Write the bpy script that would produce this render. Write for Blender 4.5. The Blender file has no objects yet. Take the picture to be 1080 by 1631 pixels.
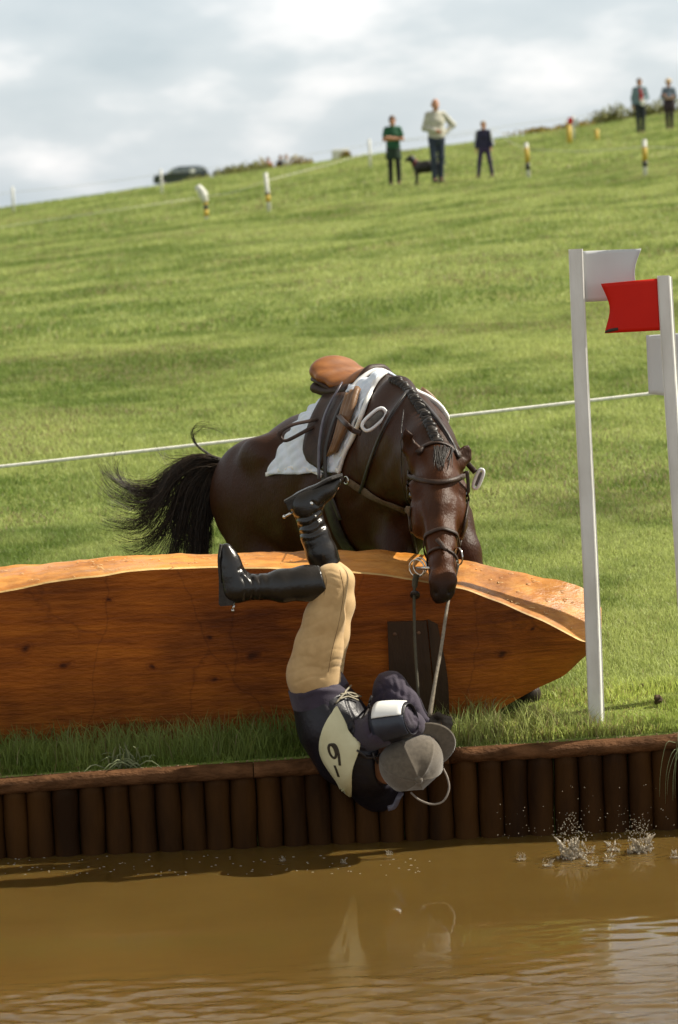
import bpy, math, random
import numpy as np
from mathutils import Vector, Matrix
from mathutils.bvhtree import BVHTree

# ------------------------------------------------------------------ camera, sky, sun, exposure
SC = bpy.context.scene
COL = SC.collection
rad = math.radians
FPX, PITCH, ROLL = 4800.0, math.atan(515.0 / 4800.0), rad(2.5)
CAM = np.array([0.0, -12.0, 2.6])
_f = np.array([0, math.cos(PITCH), -math.sin(PITCH)])
_r = np.array([1.0, 0, 0]); _u = np.array([0, math.sin(PITCH), math.cos(PITCH)])
EX = math.cos(ROLL) * _r - math.sin(ROLL) * _u
EY = math.sin(ROLL) * _r + math.cos(ROLL) * _u
cd = bpy.data.cameras.new('camera'); cam = bpy.data.objects.new('camera', cd); COL.objects.link(cam)
M = Matrix(((EX[0], EY[0], -_f[0], CAM[0]), (EX[1], EY[1], -_f[1], CAM[1]), (EX[2], EY[2], -_f[2], CAM[2]), (0, 0, 0, 1)))
cam.matrix_world = M
cd.sensor_fit = 'VERTICAL'; cd.sensor_height = 36.0; cd.lens = 36.0 * FPX / 1631.0
cd.clip_start = 0.2; cd.clip_end = 5000
cd.dof.use_dof = True; cd.dof.focus_distance = 12.6; cd.dof.aperture_fstop = cd.lens / 1000 / 0.024
SC.camera = cam

SUN_AZ, SUN_EL = rad(74), rad(43)           # azimuth from +Y (away from camera) towards +X
sdir = Vector((math.sin(SUN_AZ) * math.cos(SUN_EL), math.cos(SUN_AZ) * math.cos(SUN_EL), math.sin(SUN_EL)))
sl = bpy.data.lights.new('sun', 'SUN'); so = bpy.data.objects.new('sun', sl); COL.objects.link(so)
sl.energy = 5.0; sl.angle = rad(0.5); sl.color = (1.0, 0.93, 0.79)
so.rotation_euler = sdir.to_track_quat('Z', 'Y').to_euler()

W = bpy.data.worlds.new('World'); SC.world = W; W.use_nodes = True
nt = W.node_tree; nt.nodes.clear()
def N(t, typ, **kw):
    n = t.nodes.new(typ)
    for k, v in kw.items(): setattr(n, k, v)
    return n
wo = N(nt, 'ShaderNodeOutputWorld'); bg = N(nt, 'ShaderNodeBackground'); nt.links.new(bg.outputs[0], wo.inputs[0])
sky = N(nt, 'ShaderNodeTexSky', sky_type='NISHITA', sun_disc=False, sun_elevation=SUN_EL, sun_rotation=SUN_AZ)
skm = N(nt, 'ShaderNodeVectorMath', operation='SCALE'); skm.inputs['Scale'].default_value = 0.10
nt.links.new(sky.outputs[0], skm.inputs[0])
tc = N(nt, 'ShaderNodeTexCoord'); mp = N(nt, 'ShaderNodeMapping'); mp.inputs['Scale'].default_value = (13, 13, 34)
mp.inputs['Location'].default_value = (0.35, 0, 0.2)
nt.links.new(tc.outputs['Generated'], mp.inputs[0])
nz = N(nt, 'ShaderNodeTexNoise'); nz.inputs['Scale'].default_value = 1.0; nz.inputs['Detail'].default_value = 5; nz.inputs['Roughness'].default_value = 0.48
nt.links.new(mp.outputs[0], nz.inputs['Vector'])
rp = N(nt, 'ShaderNodeValToRGB'); nt.links.new(nz.outputs['Fac'], rp.inputs[0])
cr = rp.color_ramp; cr.elements[0].position = 0.33; cr.elements[0].color = (0.425, 0.485, 0.525, 1)
cr.elements[1].position = 0.64; cr.elements[1].color = (0.80, 0.79, 0.79, 1)
e = cr.elements.new(0.5); e.color = (0.525, 0.57, 0.60, 1)
mx = N(nt, 'ShaderNodeMix', data_type='RGBA'); mx.inputs[0].default_value = 0.86
nt.links.new(skm.outputs[0], mx.inputs[6]); nt.links.new(rp.outputs[0], mx.inputs[7])
sx = N(nt, 'ShaderNodeSeparateXYZ'); nt.links.new(tc.outputs['Generated'], sx.inputs[0])        # unseen sky overhead tinted creamier and dimmer to warm the ambient light
el = N(nt, 'ShaderNodeValToRGB'); nt.links.new(sx.outputs['Z'], el.inputs[0])
ee = el.color_ramp; ee.elements[0].position = .07; ee.elements[0].color = (1, 1, 1, 1); ee.elements[1].position = .85; ee.elements[1].color = (.70, .60, .48, 1)
for q_, c_ in ((.2, (1.0, 1.0, 1.0)), (.45, (.95, .90, .82))): e = ee.elements.new(q_); e.color = (*c_, 1)
ov = N(nt, 'ShaderNodeMix', data_type='RGBA', blend_type='MULTIPLY'); ov.inputs[0].default_value = 1; nt.links.new(mx.outputs[2], ov.inputs[6]); nt.links.new(el.outputs[0], ov.inputs[7])
nt.links.new(ov.outputs[2], bg.inputs[0]); bg.inputs[1].default_value = 1.0
vs = SC.view_settings; vs.view_transform = 'Standard'; vs.look = 'None'; vs.gamma = 1.0; vs.exposure = 0.5; vs.use_curve_mapping = False
random.seed(7); rng = np.random.default_rng(7)

# ------------------------------------------------------------------ helpers
def P(px, py, Y):
    """world point seen at photo pixel (px, py) on the vertical plane at depth Y"""
    d = _f * FPX + EX * (px - 540.0) + EY * (815.5 - py)
    return CAM + d * ((Y - CAM[1]) / d[1])
def px_of(v):
    q = np.asarray(v) - CAM; w = q @ _f
    return 540 + FPX * (q @ EX) / w, 815.5 - FPX * (q @ EY) / w
HD = np.array([11.9, 12.1, 12.6, 13.2, 16, 24, 40, 66, 96, 112, 130, 230, 300, 1500, 4000])
HC = np.array([.315, .34, .385, .41, .55, .86, 1.5, 2.40, 3.03, 3.58, 3.66, 4.2, 3.4, -30, -60])
HS = np.array([.022, .022, .02, .015, .01, .02, .05, .10, .090, .095, .095, .09, .08, .0, .0])
def ground_z(X, Y):
    X = np.asarray(X, float); d = np.asarray(Y, float) + 12
    z = np.interp(d, HD, HC) + np.interp(d, HD, HS) * np.clip(X, -60, 60)
    a = np.clip((d - 14) / 10, 0, 1)
    return z + a * (0.022 * np.sin(X * 1.1 + d * .35) * np.sin(d * .42) + 0.035 * np.sin(X * .37 - d * .16 + 1))
def G(px, py):
    """where the ray through a photo pixel meets the ground"""
    d = _f * FPX + EX * (px - 540.0) + EY * (815.5 - py); d = d / d[1]
    prev = None
    for Y in np.concatenate([np.arange(0.05, 30, .02), np.arange(30, 260, .1)]):
        p = CAM + d * (Y + 12)
        if p[2] <= ground_z(p[0], Y): return np.array([p[0], Y, float(ground_z(p[0], Y))])
    p = CAM + d * 112; return np.array([p[0], 100, float(ground_z(p[0], 100))])

ROOT = {}; WZ = -.036       # water level
def thing(name, label, cat, loc=(0, 0, 0), group=None):
    o = bpy.data.objects.new(name, None); COL.objects.link(o); o.location = loc; o.empty_display_size = .1
    ROOT[o.name] = np.array(loc, float); o['label'] = label; o['category'] = cat
    if group: o['group'] = group
    return o
def obj(name, verts, faces, mat, parent=None, smooth=True, label=None, cat=None, group=None, kind=None, colors=None, mats=None, fmat=None):
    verts = np.asarray(verts, np.float64)
    if parent is not None: L = ROOT[parent.name]
    else: L = np.array([verts[:, 0].mean(), verts[:, 1].mean(), verts[:, 2].min()])
    if kind in ('structure',): L = np.zeros(3)
    me = bpy.data.meshes.new(name)
    me.from_pydata((verts - L).tolist(), [], faces if isinstance(faces, list) else faces.tolist())
    me.update()
    if smooth: me.polygons.foreach_set('use_smooth', [True] * len(me.polygons))
    if colors is not None:
        at = me.color_attributes.new('tint', 'FLOAT_COLOR', 'POINT')
        c = np.ones((len(verts), 4), np.float32); c[:, :3] = colors; at.data.foreach_set('color', c.ravel())
    o = bpy.data.objects.new(name, me); COL.objects.link(o)
    for m in (mats or [mat]): me.materials.append(m)
    if fmat is not None: me.polygons.foreach_set('material_index', np.asarray(fmat, np.int32))
    ROOT[o.name] = L
    if parent is not None: o.parent = parent
    else: o.location = L
    if label: o['label'] = label
    if cat: o['category'] = cat
    if group: o['group'] = group
    if kind: o['kind'] = kind
    return o
class MB:
    """collects shapes into one mesh"""
    def __init__(s): s.v = []; s.f = []; s.n = 0; s.m = []
    def add(s, v, f, mi=0):
        v = np.asarray(v, float); s.v.append(v); s.f += [[i + s.n for i in q] for q in f]; s.n += len(v); s.m += [mi] * len(f); return s
    def build(s, name, mat, parent=None, **kw):
        if 'mats' in kw: kw['fmat'] = s.m
        return obj(name, np.concatenate(s.v), s.f, mat, parent, **kw)
def nrm(v):
    v = np.asarray(v, float); return v / (np.linalg.norm(v) + 1e-12)
def smooth_path(pts, n):
    """Catmull-Rom through pts, n samples"""
    p = np.asarray(pts, float)
    if len(p) < 3:
        t = np.linspace(0, 1, n)[:, None]; return p[0] * (1 - t) + p[-1] * t
    q = np.vstack([2 * p[0] - p[1], p, 2 * p[-1] - p[-2]]); out = []
    for u in np.linspace(0, len(p) - 1 - 1e-9, n):
        i = int(u); t = u - i; a, b, c, d = q[i:i + 4]
        out.append(.5 * (2 * b + (c - a) * t + (2 * a - 5 * b + 4 * c - d) * t * t + (3 * b - a - 3 * c + d) * t ** 3))
    return np.array(out)
def frames(p, hint=None):
    t = np.gradient(p, axis=0); t /= np.linalg.norm(t, axis=1)[:, None] + 1e-12
    a = np.array(hint if hint is not None else ([0, 0, 1.0] if abs(t[0][2]) < .9 else [1.0, 0, 0])); U = []
    for i in range(len(p)):
        a = a - t[i] * (a @ t[i]); a = nrm(a); U.append(a)
    U = np.array(U); return t, U, np.cross(t, U)
def tube(pts, r, n=8, cap=True, hint=None, r2=None):
    p = np.asarray(pts, float); m = len(p); r = np.broadcast_to(np.asarray(r, float), (m,)); r2 = r if r2 is None else np.broadcast_to(np.asarray(r2, float), (m,))
    t, U, V = frames(p, hint); th = np.arange(n) / n * 2 * np.pi
    v = p[:, None] + U[:, None] * (np.cos(th)[None, :, None] * r[:, None, None]) + V[:, None] * (np.sin(th)[None, :, None] * r2[:, None, None])
    f = [[i * n + j, i * n + (j + 1) % n, (i + 1) * n + (j + 1) % n, (i + 1) * n + j] for i in range(m - 1) for j in range(n)]
    v = v.reshape(-1, 3)
    if cap: f += [list(range(n))[::-1], [(m - 1) * n + j for j in range(n)]]
    return v, f
def strap(pts, nor, w, th):
    """flat band along pts, lying on a surface with normals nor"""
    p = np.asarray(pts, float); m = len(p); t = np.gradient(p, axis=0); t /= np.linalg.norm(t, axis=1)[:, None] + 1e-12
    nor = np.broadcast_to(np.asarray(nor, float), p.shape); s = np.cross(t, nor); s /= np.linalg.norm(s, axis=1)[:, None] + 1e-12
    n2 = np.cross(s, t); w = np.broadcast_to(np.asarray(w, float), (m,))[:, None]
    prof = [(-.5, 0), (-.42, 1), (.42, 1), (.5, 0), (.42, -.6), (-.42, -.6)]
    v = np.stack([p + s * w * a + n2 * th * b for a, b in prof], 1).reshape(-1, 3); k = 6
    f = [[i * k + j, i * k + (j + 1) % k, (i + 1) * k + (j + 1) % k, (i + 1) * k + j] for i in range(m - 1) for j in range(k)]
    f += [list(range(k))[::-1], [(m - 1) * k + j for j in range(k)]]
    return v, f
def box(c, h, R=np.eye(3), bev=0.0):
    c = np.asarray(c, float); h = np.asarray(h, float)
    if bev <= 0:
        v = np.array([[x, y, z] for x in (-1, 1) for y in (-1, 1) for z in (-1, 1)], float) * h
        f = [[0, 1, 3, 2], [4, 6, 7, 5], [0, 4, 5, 1], [2, 3, 7, 6], [0, 2, 6, 4], [1, 5, 7, 3]]
        return v @ np.asarray(R).T + c, f
    v = []; idx = {}
    for x in (-1, 1):
        for y in (-1, 1):
            for z in (-1, 1):
                for k in range(3):
                    q = np.array([x, y, z]) * h; q[[i for i in range(3) if i != k]] -= 0
                    q = np.array([x * (h[0] - (0 if k == 0 else bev)), y * (h[1] - (0 if k == 1 else bev)), z * (h[2] - (0 if k == 2 else bev))])
                    idx[(x, y, z, k)] = len(v); v.append(q)
    f = []
    for k in range(3):
        a, b = [i for i in range(3) if i != k]
        for s in (-1, 1):
            q = []
            for (sa, sb) in ((-1, -1), (1, -1), (1, 1), (-1, 1)):
                c3 = [0, 0, 0]; c3[k] = s; c3[a] = sa; c3[b] = sb; q.append(idx[(*c3, k)])
            f.append(q)
        for sa in (-1, 1):
            for sb in (-1, 1):
                c1 = [0, 0, 0]; c1[a] = sa; c1[b] = sb; c1[k] = -1; c2 = list(c1); c2[k] = 1
                f.append([idx[(*c1, a)], idx[(*c2, a)], idx[(*c2, b)], idx[(*c1, b)]])
    for x in (-1, 1):
        for y in (-1, 1):
            for z in (-1, 1): f.append([idx[(x, y, z, k)] for k in range(3)])
    v = np.array(v) @ np.asarray(R).T + c
    me = []
    cc = c
    for q in f:   # orient outwards
        pts = v[q]; n = np.cross(pts[1] - pts[0], pts[2] - pts[0])
        me.append(q if n @ (pts.mean(0) - cc) > 0 else q[::-1])
    return v, me
def ball(c, r, n=10, m=7, R=np.eye(3)):
    r = np.broadcast_to(np.asarray(r, float), (3,)); v = [[0, 0, 1]]; f = []
    for i in range(1, m):
        a = math.pi * i / m
        for j in range(n):
            b = 2 * math.pi * j / n; v.append([math.sin(a) * math.cos(b), math.sin(a) * math.sin(b), math.cos(a)])
    v.append([0, 0, -1])
    for j in range(n): f.append([0, 1 + j, 1 + (j + 1) % n])
    for i in range(m - 2):
        for j in range(n): f.append([1 + i * n + j, 1 + (i + 1) * n + j, 1 + (i + 1) * n + (j + 1) % n, 1 + i * n + (j + 1) % n])
    L = len(v) - 1
    for j in range(n): f.append([L, 1 + (m - 2) * n + (j + 1) % n, 1 + (m - 2) * n + j])
    return (np.array(v) * r) @ np.asarray(R).T + np.asarray(c, float), f
def ring(c, R1, r, ax1, ax2, n=20, k=6, r_b=None):
    th = np.arange(n + 1) / n * 2 * np.pi; b = R1 if r_b is None else r_b
    return tube(np.asarray(c) + np.outer(np.cos(th) * R1, ax1) + np.outer(np.sin(th) * b, ax2), r, k, cap=False, hint=np.cross(ax1, ax2))
def axes(fwd, up):
    """3x3 with columns fwd, side, up"""
    f = nrm(fwd); u = np.asarray(up, float); u = nrm(u - f * (u @ f)); return np.stack([f, np.cross(u, f), u], 1)

# --------------- smooth-union distance fields turned into meshes (bodies, clothes, leather)
class Field:
    def __init__(s, lo, hi, res):
        s.lo = np.asarray(lo, float); s.res = res
        n = np.ceil((np.asarray(hi, float) - s.lo) / res).astype(int) + 1
        s.ax = [(s.lo[i] + np.arange(n[i]) * res).astype(np.float32) for i in range(3)]
        s.D = np.full(n, 0.5, np.float32)
    def _sl(s, lo, hi):
        out = []
        for i in range(3):
            a = max(int((lo[i] - s.lo[i]) / s.res), 0); b = min(int((hi[i] - s.lo[i]) / s.res) + 2, len(s.ax[i])); out.append(slice(a, max(b, a)))
        return tuple(out)
    def _put(s, sl, d, k, sub=False):
        if d.size == 0: return
        a = s.D[sl]
        if sub: d = -d; h = np.maximum(k - np.abs(a - d), 0) / k; s.D[sl] = np.maximum(a, d) + h * h * k * .25
        else: h = np.maximum(k - np.abs(a - d), 0) / k; s.D[sl] = np.minimum(a, d) - h * h * k * .25
    def seg(s, a, b, ra, rb, k=.03, up=(0, 0, 1), sub=False):
        a = np.asarray(a, float); b = np.asarray(b, float); ra = np.broadcast_to(np.asarray(ra, float), (2,)); rb = np.broadcast_to(np.asarray(rb, float), (2,))
        m = max(ra.max(), rb.max()) + k + 2 * s.res; sl = s._sl(np.minimum(a, b) - m, np.maximum(a, b) + m)
        x = s.ax[0][sl[0]][:, None, None] - np.float32(a[0]); y = s.ax[1][sl[1]][None, :, None] - np.float32(a[1]); z = s.ax[2][sl[2]][None, None, :] - np.float32(a[2])
        L = np.linalg.norm(b - a); t = (b - a) / (L + 1e-9); up = np.asarray(up, float); v = up - t * (up @ t)
        if np.linalg.norm(v) < 1e-3: v = np.array([1.0, 0, 0]) - t * t[0]
        v = nrm(v); u = np.cross(t, v); dt = x * t[0] + y * t[1] + z * t[2]; q = np.clip(dt / (L + 1e-9), 0, 1); al = dt - q * L
        pu = x * u[0] + y * u[1] + z * u[2]; pv = x * v[0] + y * v[1] + z * v[2]
        ru = ra[0] + (rb[0] - ra[0]) * q; rv = ra[1] + (rb[1] - ra[1]) * q; rm = np.minimum(ru, rv)
        d = (np.sqrt((pu / ru) ** 2 + (pv / rv) ** 2 + (al / rm) ** 2) - 1) * rm
        s._put(sl, d.astype(np.float32), k, sub)
    def chain(s, st, k=.03, up=(0, 0, 1)):
        """st: list of (point, radius or (ru, rv))"""
        for (a, ra), (b, rb) in zip(st[:-1], st[1:]): s.seg(a, b, ra, rb, k, up)
    def ell(s, c, r, k=.03, R=np.eye(3), sub=False):
        c = np.asarray(c, float); r = np.broadcast_to(np.asarray(r, float), (3,)); m = r.max() + k + 2 * s.res; sl = s._sl(c - m, c + m)
        x = s.ax[0][sl[0]][:, None, None] - np.float32(c[0]); y = s.ax[1][sl[1]][None, :, None] - np.float32(c[1]); z = s.ax[2][sl[2]][None, None, :] - np.float32(c[2])
        R = np.asarray(R); e = [(x * R[0, i] + y * R[1, i] + z * R[2, i]) / r[i] for i in range(3)]
        k0 = np.sqrt(e[0] ** 2 + e[1] ** 2 + e[2] ** 2); k1 = np.sqrt((e[0] / r[0]) ** 2 + (e[1] / r[1]) ** 2 + (e[2] / r[2]) ** 2) + 1e-6
        s._put(sl, (k0 * (k0 - 1) / k1).astype(np.float32), k, sub)
    def cut(s, p, n):
        """remove everything on the side n points to"""
        n = nrm(n); x, y, z = s.ax
        s.D = np.maximum(s.D, ((x[:, None, None] - p[0]) * n[0] + (y[None, :, None] - p[1]) * n[1] + (z[None, None, :] - p[2]) * n[2]).astype(np.float32))
    def mesh(s):
        D = s.D; I = D < 0; n = np.array(D.shape)
        c = np.zeros(n - 1, np.int8)
        cor = [(i, j, k) for i in (0, 1) for j in (0, 1) for k in (0, 1)]
        for i, j, k in cor: c += I[i:n[0] - 1 + i, j:n[1] - 1 + j, k:n[2] - 1 + k]
        idx = np.argwhere((c > 0) & (c < 8)); ps = np.zeros((len(idx), 3)); cnt = np.zeros(len(idx))
        for a in cor:
            for ax in range(3):
                if a[ax] == 0:
                    b = list(a); b[ax] = 1; da = D[tuple((idx + a).T)]; db = D[tuple((idx + b).T)]; mk = (da < 0) != (db < 0)
                    t = np.where(mk, da / np.where(da == db, 1, da - db), 0); q = np.array(a)[None] + 0.0 * ps; q[:, ax] = t
                    ps += q * mk[:, None]; cnt += mk
        v = s.lo + (idx + ps / cnt[:, None]) * s.res
        vid = np.full(n - 1, -1, np.int64); vid[tuple(idx.T)] = np.arange(len(idx)); F = []
        for ax in range(3):
            o1, o2 = [(1, 2), (2, 0), (0, 1)][ax]
            A = [slice(None)] * 3; B = [slice(None)] * 3; A[ax] = slice(0, n[ax] - 1); B[ax] = slice(1, n[ax]); A = tuple(A); B = tuple(B)
            e = np.argwhere(I[A] != I[B]); e = e[(e[:, o1] > 0) & (e[:, o2] > 0) & (e[:, o1] < n[o1] - 1) & (e[:, o2] < n[o2] - 1)]
            ins = I[tuple(e.T)]; d1 = np.zeros(3, int); d2 = np.zeros(3, int); d1[o1] = 1; d2[o2] = 1
            q = np.stack([vid[tuple((e - d1 - d2).T)], vid[tuple((e - d2).T)], vid[tuple(e.T)], vid[tuple((e - d1).T)]], 1)
            q[~ins] = q[~ins][:, ::-1]; F.append(q)
        return v, np.concatenate(F)
def vnormals(v, f):
    n = np.zeros_like(v); q = np.cross(v[f[:, 2]] - v[f[:, 0]], v[f[:, 3]] - v[f[:, 1]])
    for i in range(4): np.add.at(n, f[:, i], q)
    return n / (np.linalg.norm(n, axis=1)[:, None] + 1e-12)
def relax(v, f, it=2, w=.5):
    for _ in range(it):
        s = np.zeros_like(v); c = np.zeros(len(v))
        for i in range(4):
            for j in (1, 3): np.add.at(s, f[:, i], v[f[:, (i + j) % 4]]); np.add.at(c, f[:, i], 1)
        v = v * (1 - w) + w * s / np.maximum(c, 1)[:, None]
    return v
def crease(v, nor, lines, facing=True):
    """folds in cloth or leather: each line = (list of photo points, depth m (negative = ridge), width m)"""
    qx = (v - CAM) @ EX * FPX / ((v - CAM) @ _f) + 540; qy = 815.5 - (v - CAM) @ EY * FPX / ((v - CAM) @ _f)
    vis = ((v - CAM) * nor).sum(1) < 0 if facing else np.ones(len(v), bool); dsp = np.zeros(len(v))
    for pts, dep, wid in lines:
        p = smooth_path(np.array(pts, float), 14); d = np.full(len(v), 1e9)
        for a, b in zip(p[:-1], p[1:]):
            ab = b - a; t = np.clip(((qx - a[0]) * ab[0] + (qy - a[1]) * ab[1]) / (ab @ ab + 1e-9), 0, 1)
            d = np.minimum(d, np.hypot(qx - a[0] - t * ab[0], qy - a[1] - t * ab[1]))
        dsp += -dep * np.exp(-(d / (wid * 400)) ** 2)
    return v + nor * (dsp * vis)[:, None]
def bvh_of(v, f): return BVHTree.FromPolygons([tuple(x) for x in v], [tuple(int(i) for i in q) for q in f])
def cast(bvh, px, py, off=0.0, back=None):
    d = nrm(_f * FPX + EX * (px - 540.0) + EY * (815.5 - py)); h = bvh.ray_cast(Vector(CAM), Vector(d))
    if h[0] is None:
        if back is None: return None, None
        return P(px, py, back), -d
    n = np.array(h[1]); n = n if n @ d < 0 else -n
    return np.array(h[0]) + n * off, n
def drape(bvh, pts, n, off, back=None):
    """polyline in photo pixels laid on a surface"""
    p = smooth_path(np.array(pts, float), n); A = []; B = []; last = back
    for a in p:
        q, nn = cast(bvh, a[0], a[1], off, last)
        if q is None: continue
        last = q[1]; A.append(q); B.append(nn)
    A = np.array(A); B = np.array(B)
    for _ in range(2): B[1:-1] = (B[:-2] + B[1:-1] * 2 + B[2:]) / 4
    B /= np.linalg.norm(B, axis=1)[:, None]; return A, B
def wrap(bvh, c, u, v, R, off, t0, t1, n):
    """band round a body: points found from outside towards the centre c in the plane u, v"""
    A = []; B = []
    for t in np.linspace(rad(t0), rad(t1), n):
        d = math.cos(t) * np.asarray(u) + math.sin(t) * np.asarray(v); h = bvh.ray_cast(Vector(np.asarray(c) + d * R), Vector(-d))
        if h[0] is None: continue
        A.append(np.array(h[0]) + d * off); B.append(d)
    return np.array(A), np.array(B)
def sheet(P2, th, name, mat, parent, nor=None, **kw):
    """grid of points (rows x cols x 3) given a thickness along its normals"""
    P2 = np.asarray(P2, float); r, c = P2.shape[:2]
    if nor is None:
        du = np.gradient(P2, axis=1); dv = np.gradient(P2, axis=0); nor = np.cross(du, dv); nor /= np.linalg.norm(nor, axis=2)[..., None] + 1e-12
    v = np.concatenate([(P2 + nor * th).reshape(-1, 3), P2.reshape(-1, 3)]); K = r * c; f = []
    for i in range(r - 1):
        for j in range(c - 1):
            a = [i * c + j, i * c + j + 1, (i + 1) * c + j + 1, (i + 1) * c + j]; f.append(a); f.append([x + K for x in a[::-1]])
    bd = [(0, j) for j in range(c)] + [(i, c - 1) for i in range(1, r)] + [(r - 1, j) for j in range(c - 2, -1, -1)] + [(i, 0) for i in range(r - 2, 0, -1)]
    bd = [i * c + j for i, j in bd]
    for a, b in zip(bd, bd[1:] + bd[:1]): f.append([b, a, a + K, b + K])
    return obj(name, v, f, mat, parent, **kw)

# --------------- materials
def mat(name, col, rough=.6, var=.15, scale=12, bump=0.0, bscale=60, col2=None, spec=.5, metal=0, sheen=0, stretch=(1, 1, 1), detail=4, coat=0, tint=False, trans=0):
    m = bpy.data.materials.new(name); m.use_nodes = True; t = m.node_tree; b = t.nodes['Principled BSDF']
    b.inputs['Roughness'].default_value = rough; b.inputs['Metallic'].default_value = metal; b.inputs['Specular IOR Level'].default_value = spec
    b.inputs['Sheen Weight'].default_value = sheen; b.inputs['Coat Weight'].default_value = coat; b.inputs['Coat Roughness'].default_value = .15
    tc = N(t, 'ShaderNodeTexCoord'); mp = N(t, 'ShaderNodeMapping'); mp.inputs['Scale'].default_value = stretch; t.links.new(tc.outputs['Object'], mp.inputs[0])
    nz = N(t, 'ShaderNodeTexNoise'); nz.inputs['Scale'].default_value = scale; nz.inputs['Detail'].default_value = detail; t.links.new(mp.outputs[0], nz.inputs['Vector'])
    mx = N(t, 'ShaderNodeMix', data_type='RGBA'); c2 = col2 or tuple(min(1, c * (1 + 2.2 * var)) for c in col)
    c1 = col if col2 else tuple(c * (1 - var) for c in col)
    mx.inputs[6].default_value = (*c1, 1); mx.inputs[7].default_value = (*c2, 1)
    mr = N(t, 'ShaderNodeMapRange'); mr.inputs[1].default_value = .32; mr.inputs[2].default_value = .68; t.links.new(nz.outputs['Fac'], mr.inputs[0]); t.links.new(mr.outputs[0], mx.inputs[0])
    out = mx.outputs[2]
    if tint:
        at = N(t, 'ShaderNodeVertexColor', layer_name='tint'); mu = N(t, 'ShaderNodeMix', data_type='RGBA', blend_type='MULTIPLY'); mu.inputs[0].default_value = 1
        t.links.new(out, mu.inputs[6]); t.links.new(at.outputs[0], mu.inputs[7]); out = mu.outputs[2]
    t.links.new(out, b.inputs['Base Color'])
    if bump:
        n2 = N(t, 'ShaderNodeTexNoise'); n2.inputs['Scale'].default_value = bscale; n2.inputs['Detail'].default_value = 5; t.links.new(mp.outputs[0], n2.inputs['Vector'])
        bp = N(t, 'ShaderNodeBump'); bp.inputs['Strength'].default_value = bump; bp.inputs['Distance'].default_value = .01; t.links.new(n2.outputs['Fac'], bp.inputs['Height']); t.links.new(bp.outputs[0], b.inputs['Normal'])
    if trans:
        tr = N(t, 'ShaderNodeBsdfTranslucent'); ms = N(t, 'ShaderNodeMixShader'); ms.inputs[0].default_value = trans; t.links.new(out, tr.inputs[0])
        t.links.new(b.outputs[0], ms.inputs[1]); t.links.new(tr.outputs[0], ms.inputs[2]); t.links.new(ms.outputs[0], t.nodes['Material Output'].inputs[0])
    return m

# ================================================================== the setting
def vnoise(X, Y, s, seed=0):
    """smooth value noise 0..1"""
    r = np.random.default_rng(seed); T = r.random((257, 257)); x = np.asarray(X) * s + 1000.3; y = np.asarray(Y) * s + 1000.7
    i = np.floor(x).astype(int); j = np.floor(y).astype(int); u = x - i; v = y - j; u = u * u * (3 - 2 * u); v = v * v * (3 - 2 * v)
    a = T[i % 257, j % 257]; b = T[(i + 1) % 257, j % 257]; c = T[i % 257, (j + 1) % 257]; d = T[(i + 1) % 257, (j + 1) % 257]
    return (a * (1 - u) + b * u) * (1 - v) + (c * (1 - u) + d * u) * v

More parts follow.
